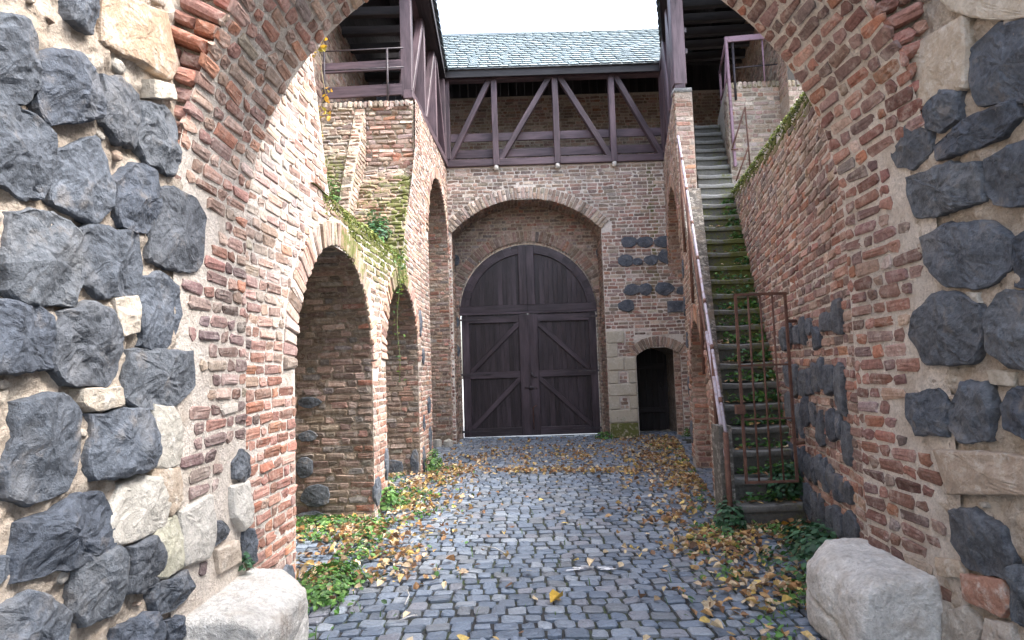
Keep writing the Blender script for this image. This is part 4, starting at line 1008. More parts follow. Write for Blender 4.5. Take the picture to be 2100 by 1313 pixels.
mb = MB(); roof_slates(mb, (r0[0] - .02, r0[1], 8.0), (r1[0] - .02, r1[1], 8.0), np.array([.66, -.1, .75]), 9); mb.build('slates', M['slate'], rr, smooth=False)

# ================================================================== STAIRS
GO, RI = .21, .22
def sL(y): return 2.0 + .269 * (y - 6.0)
def sR(y): return 2.70 + .2315 * (y - 6.1)
st = empty('stone_staircase', 'steep mossy stone staircase climbing along the right wall', 'staircase')
for i in range(27):
    y0 = 6.0 + i * GO; z1 = RI * (i + 1); y1 = y0 + GO + (.14 if i < 26 else .5)
    n = 10; V = []; F = []; mo = .56 * (1 - abs(i - 12) / 15.) if 2 < i < 21 else .22
    xa, xb = sL(y0) - .0 - rng.uniform(0, .015), sR(y0) + .03
    if i == 0: xa -= .02
    prof = [(.02, z1 - RI - (.0 if i else .12)), (.018, z1 - .075), (-.012, z1 - .07), (-.016, z1 - .012), (.0, z1 + .0), (y1 - y0, z1 + .0), (y1 - y0, z1 - RI - .12)]
    jz = rng.normal(0, .006); V = []; C = []
    for k in range(n + 1):
        x = xa + (xb - xa) * k / n
        for (dy, z) in prof:
            q = Vector((x * 3, dy * 8, z * 5 + i)); e = mnoise.noise(q) * .01
            wearz = -.014 * math.exp(-((k / n - .42) / .25) ** 2) if dy > -.02 and z > z1 - .02 else 0
            V.append((x + (.05 * dy), y0 + dy + e, z + jz * (z > z1 - .1) + e * .4 + wearz)); top = z > z1 - .02
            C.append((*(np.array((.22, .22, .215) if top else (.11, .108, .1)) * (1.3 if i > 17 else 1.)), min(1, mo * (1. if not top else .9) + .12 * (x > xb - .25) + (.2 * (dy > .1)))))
    m_ = len(prof)
    for k in range(n):
        for j in range(m_): j2_ = (j + 1) % m_; F.append((k * m_ + j, k * m_ + j2_, (k + 1) * m_ + j2_, (k + 1) * m_ + j))
    F.append(tuple(range(m_))); F.append(tuple(n * m_ + j for j in range(m_ - 1, -1, -1)))
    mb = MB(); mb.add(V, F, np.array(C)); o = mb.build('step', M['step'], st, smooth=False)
# flank wall with niches
FU = np.array([.19, 1, 0]); FN = np.array([-1, .19, 0]) / math.hypot(1, .19); FO = np.array([2.69 - .19 * (9.74 - 6.0), 6.0, 0])
ksurf = planar(FO, FU, (0, 0, 1), FN)
def stz(y): return .22 + (y - 6.0) / GO * RI
RN = [(8.45, 1.05, 1.05), (11.8, 3.05, 1.77)]
def kspan(v):
    lo = 6.02 + max(0, v - .3) / RI * GO if v < 4.3 else 9.8
    lo = min(lo, 9.8)
    s_ = [(lo - 6, 7.6)]
    for c, zs, R in RN:
        if v < zs + R: h = arch_half(v, zs, R); s_ = cut(s_, c - h - 6, c + h - 6)
    return s_
def kspan_b(v):
    s_ = kspan(v)
    for c, zs, R in RN:
        if zs < v < zs + R + .2: h = arch_half(v, zs, R + .2); s_ = cut(s_, c - h - 6, c + h - 6)
    return s_
fk = empty('stair_flank_wall', 'narrow brick flank wall under the staircase with a low arched niche', 'wall')
mb = MB(); backing(mb, ksurf, 0, 5.9, kspan, (.6, .54, .48), dv=.05, du=1)
# pillar face and raking coping between the flank and the steps
for k in range(0, 18):
    y0 = 6.0 + GO * k; y1 = y0 + GO; za, zb = stz(y0) + .1, stz(y1) + .1
    a0, a1 = FO[0] + .19 * (y0 - 6), sL(y0) + .01; b0, b1 = FO[0] + .19 * (y1 - 6), sL(y1) + .01
    mb.add([(a0, y0, za), (a1, y0, za), (b1, y1, zb), (b0, y1, zb), (a1, y0, za - .35), (b1, y1, zb - .35)], [(0, 1, 2, 3), (1, 4, 5, 2)], (.1, .09, .08, .05))
psurf = planar((0, 9.82, 0), (1, 0, 0), (0, 0, 1), (0, -1, 0))
backing(mb, psurf, 3.9, 5.9, full(2.71, 2.99), (.5, .4, .33), dv=.5)
rsurf_ = planar((3.0, 9.82, 0), (.269, 1, 0), (0, 0, 1), (1, -.269, 0)); backing(mb, rsurf_, 3.9, 5.9, full(0, 3.6), (.4, .33, .27), dv=.5)
mb.build('wall_core', M['mortar'], fk)
def kcol(P):
    C = pick(P, [('pink', .3), ('red', .3 * sm(P[:, 2], 2.6, 1.5) + .05), ('tan', .4), ('brown', .3), ('pale', .15 * sm(P[:, 2], 3, 5))]); return np.hstack([C, (.3 * sm(P[:, 2], .6, 0) + .28 * sm(P[:, 2], 2, 3.5) * (P[:, 1] < 9.9))[:, None]])
mb = MB(); bricks(mb, ksurf, lay(.1, 5.9, kspan_b), kcol); bricks(mb, psurf, lay(3.9, 5.8, full(2.71, 2.99), lens=(.27, .14)), lambda P: pick(P, [('pink', .5), ('orange', .15), ('pale', .25), ('tan', .2)]))
mb.build('brickwork', M['brick'], fk, smooth=False)
box = MB(); box_mb(box, 2.71, 2.99, 9.81, 10.02, 5.86, 5.93, (.2, .2, .2)); box.build('cap_stone', M['limestone'], fk)
def kn(P): return pick(P, [('red', .4 * sm(P[:, 2], 2.3, 1.7) + .05), ('orange', .15), ('pink', .35), ('brown', .4), ('tan', .2)])
for c, zs, R in RN: niche(fk, ksurf, c, zs, R, 6.0, .34 if c > 9 else .42, (1, -.19, 0), kn, (.42, .33, .27), rp=.018, y1=13.5)
for i, (y, z, a, b) in enumerate([(9.75, .5, .1, .2), (9.8, 1.2, .08, .16), (9.7, 1.9, .1, .14), (9.85, 2.45, .09, .16), (9.75, 3.0, .09, .16)]):
    stone_mesh(ellipse(y - 6, z, a, b, i + 500), ksurf, .035, i + 500, m=20, crag=.7, col=(1.1, 1.1, 1.1)).build('basalt_block', M['basalt'], fk, smooth=False)
mb = MB(); box_mb(mb, 1.9, 2.02, 6.0, 6.22, -.1, .95, (.12, .115, .105, .1)); o = mb.build('newel_stone', M['limestone'], fk, smooth=False)
# right court wall
RU = np.array([.2315, 1, 0]); RNn = np.array([-1, .2315, 0]) / math.hypot(1, .2315); RO = np.array([2.70 + .2315 * (3.8 - 6.1), 3.8, 0])
wsurf = planar(RO, RU, (0, 0, 1), RNn)
rw = empty('court_wall', 'tall right brick wall with rows of basalt and a mossy sloping top', 'wall')
def rtop(y): return 3.72 + .11 * (y - 5.06)
def wspan(v):
    lo = 0. if v < 3.6 else 0.
    hi = 6.55
    if v > 3.58: lo = max(0, (v - 3.72) / .11 + 5.06 - 3.8)
    return [(min(lo, 6.54), hi)] if lo < 6.4 else []
mb = MB(); backing(mb, wsurf, 0, 4.28, wspan, (.62, .57, .53), dv=.04, du=1)
for k in range(14):
    y0, y1 = 3.8 + k * .468, 3.8 + (k + 1) * .468
    pa, pb = RO + RU * (y0 - 3.8), RO + RU * (y1 - 3.8)
    mb.add([(pa[0], y0, rtop(y0)), (pa[0] + .5, y0, rtop(y0)), (pb[0] + .5, y1, rtop(y1)), (pb[0], y1, rtop(y1))], [(0, 1, 2, 3)], (.4, .36, .25, .6))
mb.build('wall_core', M['mortar'], rw)
def wmoss(P): d = rtop(P[:, 1]) - P[:, 2]; return .75 * sm(d, .3, .05) + .25 * sm(P[:, 2], .4, 0)
def wcol(P):
    d = rtop(P[:, 1]) - P[:, 2]; up = sm(d, .9, .3)
    C = pick(P, [('purple', .3), ('red', .22), ('pink', .28), ('darkred', .18), ('tan', .1 + .9 * up), ('grey', .05 + .25 * up), ('orange', .03)]); return np.hstack([C, wmoss(P)[:, None]])
def wspan_b(v):
    s_ = wspan(v + .07); return s_
mb = MB(); bricks(mb, wsurf, lay(0, 4.2, wspan_b), wcol, p=.010, jit=.005); mb.build('brickwork', M['brick'], rw, smooth=False)
bi = 0
for z, hgt in ((1.78, .11), (1.38, .16), (1.02, .15), (.62, .12), (.27, .16)):
    u = .55 + random.uniform(0, .15)
    while u < (2.75 if z > .5 else 2.3):
        a = random.uniform(.06, .17)
        q_ = hgt * random.uniform(.65, 1.2); zz = z + random.uniform(-.07, .07); jj = lambda: random.uniform(.55, 1.05)
        pl = [(u, zz - q_ * jj()), (u + a * random.uniform(.6, 1.4), zz - q_), (u + 2 * a, zz - q_ * jj()), (u + 2 * a, zz + q_ * jj() * .3), (u + 2 * a * .9, zz + q_ * jj()), (u + a * random.uniform(.5, 1.3), zz + q_), (u, zz + q_ * jj())]
        stone_mesh(pl, wsurf, .045, bi + 600, m=22, crag=.7, col=random.choice(BC)).build('basalt_block', M['basalt'], rw, smooth=False); bi += 1
        u += 2 * a + (random.uniform(.015, .06) if random.random() < .93 else random.uniform(.1, .2))
# landing wall beyond
lw = empty('landing_wall', 'pale brick wall beside the top landing of the stairs', 'wall')
l2 = planar((3.72, 10.3, 4.0), (1, 0, 0), (0, 0, 1), (0, -1, 0)); l3 = planar((3.72, 10.3, 4.0), (.2315, 1, 0), (0, 0, 1), (-1, .2315, 0))
mb = MB(); backing(mb, l2, 0, 2.2, full(0, 3.2), (.52, .45, .37), dv=.5); backing(mb, l3, 0, 2.2, full(0, 1.6), (.5, .46, .4), dv=.5)
backing(mb, planar((3.72, 10.3, 6.2), (1, 0, 0), (.2315, 1, 0), (0, 0, 1)), 0, 1.5, full(0, 3.0), (.42, .4, .25, .5), dv=.5); mb.build('wall_core', M['mortar'], lw)
mb = MB(); bricks(mb, l2, lay(0, 2.1, full(0, 3.2)), lambda P: np.hstack([pick(P, [('pale', .4), ('pink', .3), ('tan', .35), ('orange', .05)]), (.3 * sm(P[:, 2], 5.9, 6.2))[:, None]]))
bricks(mb, planar((3.72, 10.3, 6.1), (1, 0, 0), (0, 0, 1), (0, -1, 0)), lay(0, .12, full(0, 3.2), pitch=.12, lens=(.08, .08)), lambda P: np.hstack([pick(P, [('tan', .7), ('pale', .3)]), np.full((len(P), 1), .4)]), p=.03)
bricks(mb, l3, lay(.9, 2.1, full(0, .5)), lambda P: pick(P, [('pale', .5), ('tan', .4), ('brown', .2)])); mb.build('brickwork', M['brick'], lw, smooth=False)
o2 = empty('parapet_wall', 'brick outer wall behind the right timber gallery', 'wall')
os_ = planar((4.61, 10.35, 3), (.19, 1, 0), (0, 0, 1), (-1, .19, 0)); mb = MB(); backing(mb, os_, 0, 5.6, full(-.62, 6.5), (.36, .29, .24), dv=.5, du=2); mb.build('wall_core', M['mortar'], o2)
mb = MB(); bricks(mb, os_, lay(2.8, 5.5, full(-.6, 5)), lambda P: pick(P, [('brown', .4), ('pink', .3), ('tan', .3)])); mb.build('brickwork', M['brick'], o2, smooth=False)
# ------------------------------------------------------------------ ironwork
hr = empty('handrail', 'worn violet pipe handrail running down the left edge of the stairs', 'handrail')
def hp(t, dz): y = 5.9 + (9.15 - 5.9) * t; return (FO[0] + .19 * (y - 6) - .03, y, .9 + (4.9 - .9) * t + dz)
tube('rail', M['rail'], hr, [hp(t, 0) for t in np.linspace(0, 1, 9)], .0155, 12)
tube('lower_rail', M['rail'], hr, [hp(t, -.3) for t in np.linspace(.02, .32, 4)], .02, 10)
tube('lower_rail', M['rust'], hr, [hp(t, -.45) for t in np.linspace(.2, .95, 5)], .016, 10)
for t in (0., .2, .47, .74, .98):
    p = hp(t, 0); tube('post', M['rust'], hr, [(p[0], p[1], stz(p[1]) - (.3 if t else .25)), (p[0], p[1], p[2])], .02 if t else .026, 10)
for t in (.07, .2, .33, .47, .6, .74, .88): p = hp(t - .006, 0); q = hp(t + .006, 0); tube('sleeve', M['rust'], hr, [p, q], .02, 12)
ig = empty('iron_gate', 'low rusty barred gate across the foot of the stairs', 'gate')
IY = 5.75
def igx(x, z): return x
mb = MB(); box_mb(mb, 2.03, 2.052, IY - .011, IY + .011, .46, 2.16); box_mb(mb, 2.483, 2.505, IY - .011, IY + .011, .46, 2.16); box_mb(mb, 2.03, 2.505, IY - .013, IY + .013, 2.142, 2.165); box_mb(mb, 2.03, 2.505, IY - .013, IY + .013, .46, .48); box_mb(mb, 2.03, 2.505, IY - .013, IY + .013, 1.5, 1.518); box_mb(mb, 2.03, 2.505, IY - .013, IY + .013, 1.02, 1.034)
mb.build('frame', M['rust'], ig, smooth=False)
for x in (2.155, 2.265, 2.375): tube('bar', M['rust'], ig, [(x, IY, .47), (x, IY, 2.14)], .0095, 8)
for z in (.8, 1.9): tube('hinge', M['rust'], ig, [(2.51, IY, z), (2.6, IY + .05, z)], .016, 8)
mb = MB(); box_mb(mb, 1.98, 2.06, IY - .03, IY + .02, 1.08, 1.16); mb.build('lock', M['rust'], ig, smooth=False)
lrail = empty('iron_railing', 'thin steel railing with two bars at the end of the left gallery', 'railing')
for z in (6.4, 6.72): tube('rail', M['iron'], lrail, [(-2.93, 9.8, z), (-1.6, 9.8, z + .02)], .012, 8)
for x in (-2.87, -1.86): tube('post', M['iron'], lrail, [(x, 9.8, 5.88), (x, 9.8, 6.74)], .018, 8)
ur = empty('stair_railing', 'violet painted steel railing at the head of the stairs', 'railing')
P_ = M['purplepaint']
WB().beam((3.77, 10.25, 4.75), (3.74, 10.25, 6.98), .045, .045, up=(0, 1, 0)).build('post', P_, ur)
beam('top_board', P_, ur, (3.72, 10.25, 6.93), (4.4, 10.25, 6.97), .03, .1)
WB().beam((3.98, 11.3, 5.4), (3.98, 11.3, 6.9), .04, .04, up=(0, 1, 0)).build('post', P_, ur)
tube('sloping_bar', P_, ur, [(3.74, 10.27, 6.9), (3.97, 11.3, 6.85)], .02); tube('sloping_bar', P_, ur, [(3.75, 10.27, 6.3), (3.97, 11.3, 6.35)], .016); tube('sloping_bar', P_, ur, [(3.75, 10.27, 6.85), (3.97, 11.3, 5.6)], .016); tube('sloping_bar', P_, ur, [(3.76, 10.27, 6.0), (3.97, 11.3, 5.5)], .016)
tube('thin_rail', M['iron'], ur, [(3.86, 10.28, 6.45), (4.7, 10.28, 6.5)], .012); tube('thin_post', M['iron'], ur, [(3.86, 10.28, 5.9), (3.86, 10.28, 6.9)], .02)
tube('thin_post', P_, ur, [(4.36, 10.28, 6.2), (4.36, 10.28, 6.95)], .014)
br = empty('wall_bracket', 'rusty iron bracket frame with crossed bars on the pale landing wall', 'bracket')
tube('upright', M['rust'], br, [(4.0, 10.22, 4.75), (3.98, 10.22, 5.75)], .013); tube('diagonal', M['rust'], br, [(3.72, 10.2, 5.05), (3.97, 10.22, 5.72)], .013); tube('diagonal', M['rust'], br, [(3.75, 10.2, 4.5), (4.0, 10.22, 5.08)], .013)
tube('cross_bar', M['rust'], br, [(3.7, 10.2, 5.03), (3.82, 10.22, 5.03)], .01)

# ================================================================== LEAVES AND PLANTS
def leaf_quads(mb, P, size, cols, up=.6, curl=.25, aspect=.8, seed=0):
    """P (n,3); each leaf a folded pointed blade of 6 verts."""
    n = len(P); r = np.random.default_rng(seed)
    nrm = r.normal(0, 1, (n, 3)); nrm[:, 2] = np.abs(nrm[:, 2]); nrm = nrm * (1 - up) + np.array([0, 0, up]) ; nrm /= np.linalg.norm(nrm, axis=1)[:, None]
    t = r.normal(0, 1, (n, 3)); t -= nrm * (t * nrm).sum(1)[:, None]; t /= np.linalg.norm(t, axis=1)[:, None]; b = np.cross(nrm, t)
    s = size * r.uniform(.55, 1.3, (n, 1)); cu = curl * r.uniform(-.3, 1.3, (n, 1))
    shape = [(-.5, 0, 0), (-.18, .42, 1), (.2, .36, .8), (.55, 0, .2), (.2, -.36, .8), (-.18, -.42, 1)]
    V = np.stack([P + t * s * x + b * s * y * aspect + nrm * s * z * cu for x, y, z in shape], 1)
    C = np.array(cols)[r.integers(0, len(cols), n)] * r.uniform(.7, 1.25, (n, 1))
    off = (np.arange(n) * 6)[:, None]
    mb.add(V.reshape(-1, 3), [np.array([0, 1, 2, 3])[None] + off, np.array([0, 3, 4, 5])[None] + off], np.repeat(C, 6, 0))
DRY = [(.44, .27, .12), (.36, .2, .09), (.5, .35, .14), (.26, .15, .085), (.62, .5, .33), (.6, .44, .14), (.58, .47, .3), (.2, .12, .075), (.48, .37, .25), (.32, .18, .09)]
GRN = [(.06, .15, .035), (.08, .2, .04), (.1, .23, .05), (.05, .12, .035), (.14, .26, .06)]
IVY = [(.04, .11, .05), (.045, .14, .07), (.065, .165, .08), (.035, .09, .045), (.08, .2, .1)]
YEL = [(.62, .4, .05), (.6, .33, .04), (.5, .42, .08)]
def gz(x, y): return zg(y) + undul(x, y) + .028
def scatter(n, f, seed):
    r = np.random.default_rng(seed); out = []
    while len(out) < n:
        x, y = r.uniform(-2.6, 3.2), r.uniform(3.3, 13.9)
        if r.random() < f(x, y): out.append((x, y))
    return np.array(out)
def blocked(x, y):
    if y < 4.7 and x < -1.55: return True
    if x < -1.5 + .03 * (y - 5) and not any(abs(y - c) < R - .05 for c, _, R in NI[:2]): return True
    if y > 6 and x > 1.93 + .19 * (y - 6): return True
    if y < 4.0 and x > 1.6: return True
    if x > 2.72 + .2315 * (y - 6.1) - .02: return True
    if y > GY and not (SX0 < x < SX1): return True
    return False
def dens(x, y):
    if blocked(x, y): return 0
    d = .006
    nz = .55 + .9 * max(-.4, mnoise.noise(Vector((x * 1.6, y * 1.3, 4))))
    dl = x + 1.5 - .03 * (y - 5)
    if y > 4.3 and y < 10.6: d += .75 * math.exp(-(max(dl, 0) / (.62 if y < 8 else .5)) ** 2) * min(1, (y - 4.2) / .9 + .15)
    dr = (1.93 + .19 * (y - 6)) - x
    if y > 5.2: d += .8 * math.exp(-(max(dr, 0) / (.55 + .04 * (y - 6))) ** 2)
    if y <= 6.1: d += .75 * math.exp(-(max(0, (2.0 + .2 * (y - 5)) - x) / .55) ** 2) * (1 if y > 4.2 else .7)
    if y > 9.7: d += .2 * math.exp(-((y - 11.2) / 1.6) ** 2)
    if -1.0 < x < 1.9: d += .8 * math.exp(-((y - 9.55 + .18 * x) / .2) ** 2)
    return min(1, d * nz)
pts = scatter(6500, dens, 3)
mb = MB(); P = np.stack([pts[:, 0], pts[:, 1], gz(pts[:, 0], pts[:, 1]) + np.random.default_rng(1).uniform(0, .018, len(pts))], 1)
leaf_quads(mb, P, .064, DRY, up=.66, curl=.5, seed=5)
tag(mb.build('leaf_litter', M['dryleaf'], smooth=False), 'orange and brown autumn leaves drifted over the cobbles', 'fallen leaves', kind='stuff')
# single leaves lying alone
LEAVES = [(1143, 1233, 'bright yellow fallen leaf lying alone on the near cobbles', 0), (835, 1265, 'crumpled tan leaf beside a twig on the near left cobbles', 4), (1213, 1157, 'pale leaf beside the white streak on the cobbles', 4), (1085, 1173, 'small orange leaf on bare cobbles left of the white streak', 5),
          (1455, 1247, 'large pale yellow leaf on cobbles left of the right guard stone', 4), (1425, 1135, 'tan leaf on open cobbles below the foot of the stairs', 4), (1110, 1027, 'small yellow leaf alone on the middle cobbles', 5), (1050, 1083, 'brown leaf lying in the middle of the cobbles', 3)]
for i, (px, py, lab, ci) in enumerate(LEAVES):
    p = at_plane(px, py, (0, 0, .035), (0, 0, 1)); mb = MB(); leaf_quads(mb, np.array([p + np.array([0, 0, .008])]), .1, [DRY[ci] if i else YEL[0]], up=.85, curl=.35, seed=60 + i)
    tag(mb.build('fallen_leaf', M['dryleaf'], smooth=False), lab, 'leaf', 'single leaves on the cobbles')
def blob(n, c, r3, seed, flat=False):
    r = np.random.default_rng(seed); d = r.normal(0, 1, (n, 3)); d /= np.linalg.norm(d, axis=1)[:, None]; d *= r.uniform(.3, 1, (n, 1)) ** .5
    d[:, 2] = np.abs(d[:, 2]); return np.array(c) + d * np.array(r3)
# weeds between the cobbles along the left side
mb = MB()
def dweed(x, y):
    if blocked(x, y): return 0
    dl = x + 1.5 - .03 * (y - 5); nz = max(0, mnoise.noise(Vector((x * 2.6, y * 2.2, 9))) + .12)
    a = 2.6 * nz * math.exp(-(max(dl, 0) / .45) ** 2) if 4.0 < y < 8.2 else (.9 * nz * math.exp(-(max(dl, 0) / .4) ** 2) if y <= 4.0 or y < 10.2 else 0)
    b = 2.0 * nz * math.exp(-(max(0, 1.85 + .12 * (y - 5) - x) / .4) ** 2) if y < 6 else .5 * nz * math.exp(-(max(0, 1.93 + .19 * (y - 6) - x) / .35) ** 2)
    return min(1, a + b)
pts = scatter(2600, dweed, 11); P = np.stack([pts[:, 0], pts[:, 1], gz(pts[:, 0], pts[:, 1]) + np.random.default_rng(2).uniform(0, .05, len(pts))], 1)
leaf_quads(mb, P, .045, GRN, up=.55, curl=.2, seed=8)
# grass blades
r = np.random.default_rng(4); pts = scatter(900, lambda x, y: dweed(x, y) * .8 + (.012 if not blocked(x, y) and y < 7 else 0), 12)
for (x, y) in pts:
    z = float(gz(x, y)) - .02; a = r.uniform(0, 6.28); h = r.uniform(.03, .09); dx, dy = math.cos(a) * h * .6, math.sin(a) * h * .6; wv = np.array([-math.sin(a), math.cos(a), 0]) * .004
    p0, p1, p2 = np.array([x, y, z]), np.array([x + dx * .4, y + dy * .4, z + h * .7]), np.array([x + dx, y + dy, z + h])
    mb.add([p0 - wv, p0 + wv, p1 + wv * .8, p1 - wv * .8, p2], [(0, 1, 2, 3), (3, 2, 4)], (.1, .2, .04))
tag(mb.build('ground_weeds', M['leaf'], smooth=False), 'low green weeds and grass between the cobbles along the walls', 'weeds', kind='stuff')
def plant(name, label, cat, parts, group=None):
    mb = MB(); base = np.array(parts[0][1], float)
    for k, (n, c, r3, size, pal, seed) in enumerate(parts):
        leaf_quads(mb, blob(n, c, r3, seed), size, pal, up=.45, curl=.2, seed=seed)
        for q in blob(max(4, n // 14), c, r3, seed + 1): tube_mb(mb, [c, tuple((np.array(c) + q) / 2 + np.array([0, 0, .01])), tuple(q)], .003, 4, (.08, .12, .04))
    return tag(mb.build(name, M['leaf'], smooth=False), label, cat, group)
plant('ivy_plant', 'dark green ivy clump at the foot of the stone stair post', 'ivy', [(230, (1.93, 5.92, .03), (.15, .18, .3), .055, IVY, 21)], 'plants at the walls')
plant('ivy_plant', 'dark ivy spilling along the right wall beside the guard stone', 'ivy', [(520, (2.35, 5.1, .03), (.26, .5, .24), .058, IVY + IVY[4:], 22), (170, (2.05, 4.75, .03), (.3, .5, .1), .05, IVY + GRN[:1], 23)], 'plants at the walls')
plant('ivy_plant', 'ivy tumbling over the right end of the second step', 'ivy', [(330, (2.58, 6.14, .28), (.22, .14, .32), .055, IVY, 24)], 'plants at the walls')
plant('weed_plant', 'bright green weed clump at the corner of the first brick pier', 'weed', [(260, (-1.47, 7.3, .05), (.16, .3, .24), .055, GRN, 25)], 'plants at the walls')
plant('weed_plant', 'bright green weed clump at the foot of the second brick pier', 'weed', [(230, (-1.28, 9.9, .08), (.14, .35, .3), .05, GRN, 26)], 'plants at the walls')
plant('weed_plant', 'bright green weeds at the right foot of the big gate', 'weed', [(200, (1.88, 13.5, .03), (.26, .25, .16), .05, GRN, 27)], 'plants at the walls')
plant('weed_plant', 'small green weed right of the low dark doorway', 'weed', [(140, (3.62, 13.3, .03), (.2, .12, .2), .05, GRN, 29)], 'plants at the walls')
plant('weed_plant', 'green weeds spread inside the mouth of the first niche', 'weed', [(300, (-2.0, 6.6, .02), (.45, .3, .1), .05, GRN, 30)], 'plants at the walls')
plant('weed_plant', 'green weed patch just beyond the left guard stone', 'weed', [(520, (-1.42, 4.75, .02), (.26, .5, .1), .042, GRN, 31)], 'plants at the walls')
plant('weed_plant', 'tiny dark weed in the crack above the left guard stone', 'weed', [(40, (-1.58, 3.76, .44), (.04, .06, .12), .035, IVY, 32)], 'plants at the walls')
plant('ledge_plant', 'grassy green tuft on the mossy ledge below the buttress', 'plant', [(420, (-2.5, 8.55, 3.3), (.35, .3, .55), .06, GRN, 33), (260, (-2.55, 8.9, 3.9), (.25, .2, .5), .05, GRN, 133)], 'plants on the ledge')
plant('ledge_plant', 'dark green fern on the steps of the buttress wall', 'plant', [(360, (-1.85, 8.75, 3.35), (.22, .2, .55), .055, IVY[1:] + GRN[:2], 34)], 'plants on the ledge')
plant('ledge_plant', 'pale green moss cushion trailing along the ledge edge', 'plant', [(300, (-1.6, 7.0, 3.06), (.12, 1.0, .1), .045, [(.2, .26, .06), (.15, .2, .05), (.28, .3, .08)], 35), (220, (-1.55, 8.2, 3.06), (.1, .5, .14), .045, [(.2, .26, .06), (.3, .28, .12), (.1, .2, .05)], 36)], 'plants on the ledge')
# hanging creeper over the second niche
mb = MB(); r = np.random.default_rng(9); pts = []
for s_ in range(3):
    y0 = 8.0 + .17 * s_
    L = [1.6, .45, .3][s_]
    ln = [(-1.44 + .02 * math.sin(t * 9), y0 + .05 * math.sin(t * 5 + s_), 3.05 - L * t) for t in np.linspace(0, 1, 12)]; tube_mb(mb, ln, .004, 4, (.1, .12, .04))
    for q in ln: pts += [np.array(q) + r.normal(0, .035, 3) for _ in range(3)]
leaf_quads(mb, np.array(pts), .042, GRN + [(.3, .32, .08), (.2, .3, .06)], up=.2, seed=37)
tag(mb.build('hanging_creeper', M['leaf'], smooth=False), 'thin creeper hanging from the ledge over the second niche', 'creeper')
mb = MB(); r = np.random.default_rng(19); pts = []
for (px, py) in [(648, 100), (655, 95), (668, 72), (640, 105), (671, 185), (668, 200), (652, 222), (662, 228), (670, 238), (660, 275), (645, 120), (665, 100)]:
    c = at_plane(px, py, (0, 5.4, 0), (0, 1, 0)); pts += [c + r.normal(0, .02, 3) for _ in range(4)]
ln = [at_plane(px, py, (0, 5.4, 0), (0, 1, 0)) for px, py in ((675, 60), (655, 100), (660, 150), (668, 195), (655, 225), (664, 290))]; tube_mb(mb, ln, .004, 4, (.2, .15, .06))
leaf_quads(mb, np.array(pts), .05, YEL, up=.2, seed=41)
tag(mb.build('yellow_creeper', M['leaf'], smooth=False), 'yellow autumn creeper sprig beside the left gallery railing', 'creeper')
# weeds on the stairs
def on_step(i, n, seed, x0=.08, x1=1.):
    y = 6.0 + i * GO + .15; z = RI * (i + 1) + .01; P = []; r = np.random.default_rng(seed)
    for _ in range(n):
        t = x0 + (x1 - x0) * r.random() ** .75; x = sL(y) + (sR(y) - sL(y)) * t; P.append((x, y - .04 + r.normal(0, .035), z + abs(r.normal(0, .05))))
    return np.array(P)
names = ['first', 'second', 'third', 'fourth', 'fifth', 'sixth', 'seventh', 'eighth', 'ninth', 'tenth', 'eleventh', 'twelfth', 'thirteenth', 'fourteenth', 'fifteenth', 'sixteenth', 'seventeenth', 'eighteenth']
for i in range(0, 18):
    n = [120, 170, 100, 190, 180, 180, 160, 160, 130, 110, 90, 60, 60, 40, 70, 90, 80, 60][i]
    mb = MB(); leaf_quads(mb, on_step(i, n, 70 + i, .1 if i < 12 else .6), .052, GRN + IVY[3:] + GRN[:2], up=.5, seed=90 + i)
    tag(mb.build('step_weed', M['leaf'], smooth=False), 'green weeds growing at the back of the %s step from the bottom' % names[i], 'weed', 'weeds on the stair treads')
mb = MB(); P = np.vstack([on_step(i, 14 if i < 8 else 6, 140 + i, 0, .95) - np.array([0, .06, .0]) for i in range(16)]); P[:, 2] = RI * (np.floor((P[:, 1] + .04 - 6.0) / GO) + 1) + .015
leaf_quads(mb, P, .06, DRY, up=.8, seed=150); tag(mb.build('stair_leaves', M['dryleaf'], smooth=False), 'dry autumn leaves scattered on the stair treads', 'fallen leaves', kind='stuff')
# moss along the sloping top of the right wall
def moss_mat(parent, edge, n, seed, sz=.024, cols=((.09, .13, .02), (.14, .18, .03), (.06, .09, .02), (.19, .22, .05))):
    r = np.random.default_rng(seed); P = np.array([edge(r.random(), abs(r.normal(0, 1)), r.uniform(0, 1)) for _ in range(n)])
    mb = MB(); leaf_quads(mb, P, sz, list(cols), up=.1, curl=.6, seed=seed); o = mb.build('moss', M['leaf'], parent, smooth=False); o['kind'] = 'stuff'; return o
def redge(t, q, w_):
    y = 4.2 + 6.0 * t; p = RO + RU * (y - 3.8); d = q * .07 * (.5 + 1.2 * max(0, mnoise.noise(Vector((y * 3, 1, 2))) + .4))
    if w_ < .35: return (p[0] + w_ * .8, y, rtop(y) + .012)
    return (p[0] - .012, y, rtop(y) + .01 - d)
moss_mat(rw, redge, 2600, 301)
def ledge(t, q, w_):
    y = 5.3 + 3.3 * t; p = LO + LU * (y - 3.8); n_ = .3 + max(0, mnoise.noise(Vector((y * 2.5, 5, 2))) + .35) * 1.6; d = q * .12 * n_
    if w_ < .3: return (p[0] - w_ * 1.2, y, 3.112)
    return (p[0] + .012, y, 3.11 - d)
moss_mat(arcade, ledge, 2200, 302, .022, ((.2, .24, .05), (.13, .18, .035), (.28, .29, .08), (.09, .13, .03)))
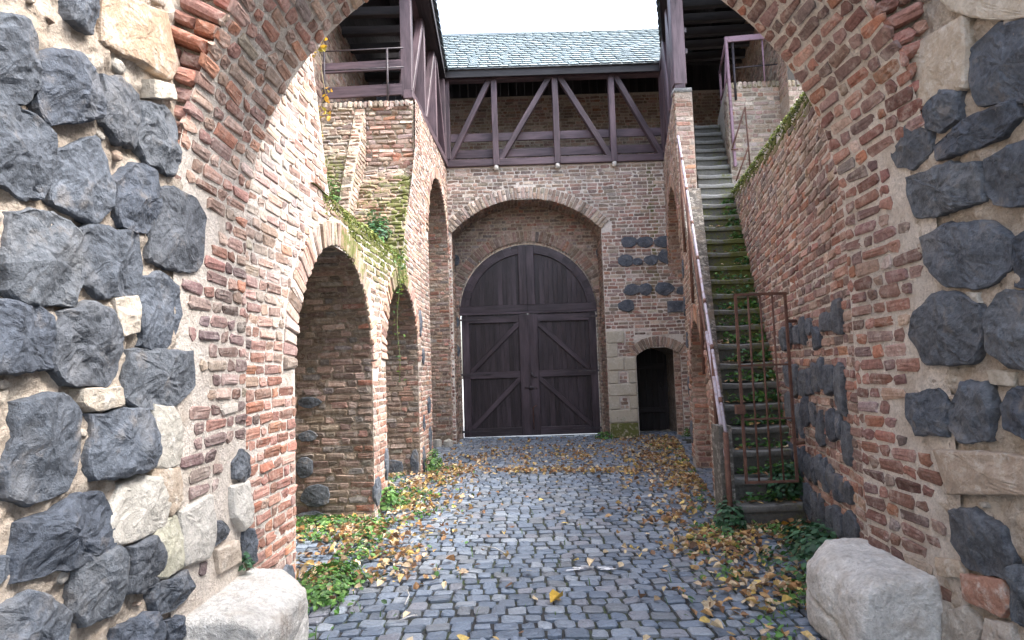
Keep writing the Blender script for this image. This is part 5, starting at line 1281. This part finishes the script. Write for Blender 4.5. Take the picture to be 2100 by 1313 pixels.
# big yellow leaves against the first step
for i, (px, py, lab) in enumerate([(1577, 1082, 'large orange leaf leaning on the bottom step, leftmost of three'), (1612, 1075, 'large orange leaf leaning on the bottom step, middle of three'), (1645, 1078, 'large yellow leaf at the right end of the bottom step')]):
    p = at_plane(px, py, (0, 5.9, 0), (0, 1, 0)); mb = MB(); leaf_quads(mb, np.array([[p[0], 5.88, max(p[2], .05)]]), .11, [(.62, .3, .04)], up=.35, seed=160 + i); tag(mb.build('fallen_leaf', M['dryleaf'], smooth=False), lab, 'leaf', 'large leaves at the bottom step')
# loose stones by the gate, twigs
for i, (x, y, a, lab) in enumerate([(-1.62, 13.15, .1, 'pale loose cobble lying left of the big gate'), (-1.38, 13.1, .11, 'grey loose cobble beside the left gate jamb')]):
    o = stone_mesh(ellipse(x, y, a, a * .8, 800 + i), lambda u, v, h: np.stack([u + 0 * v, v + 0 * u, .025 + np.asarray(h)], -1), .13, 800 + i, m=20, crag=.4, col=(.36, .35, .32)).build('loose_cobble', M['limestone']); tag(o, lab, 'stone', 'loose stones')
TW = [((835, 1210), (830, 1240), 'pale thin twig standing out among the near left cobbles'), ((820, 1272), (855, 1262), 'short straight twig on the near left cobbles'), ((990, 1120), (1035, 1135), 'bent thin twig on the middle cobbles')]
for i, (a, b, lab) in enumerate(TW):
    p, q = at_plane(*a, (0, 0, .045), (0, 0, 1)), at_plane(*b, (0, 0, .04), (0, 0, 1)); m_ = (p + q) / 2 + np.array([.02, .01, .008])
    tag(tube('twig', M['limestone'], None, [p, m_, q], .005, 6), lab, 'twig', 'twigs on the cobbles')
    me = bpy.data.objects[-1] if False else None
# white paint scuff on the cobbles
mb = MB(); r = np.random.default_rng(77)
for k in range(26):
    px = 1165 + 95 * r.random(); py = 1166 - 6 * math.sin((px - 1165) / 30.) + r.normal(0, 2.5); p = at_plane(px, py, (0, 0, .031), (0, 0, 1)); w_, h_ = r.uniform(.015, .05), r.uniform(.004, .012)
    zz = float(gz(p[0], p[1])) + .006
    mb.add([(p[0] - w_, p[1] - h_, zz), (p[0] + w_, p[1] - h_ * .4, zz), (p[0] + w_ * .8, p[1] + h_, zz), (p[0] - w_ * .7, p[1] + h_ * .6, zz)], [(0, 1, 2, 3)], (.8, .8, .8))
tag(mb.build('paint_streak', M['white'], smooth=False), kind='structure')
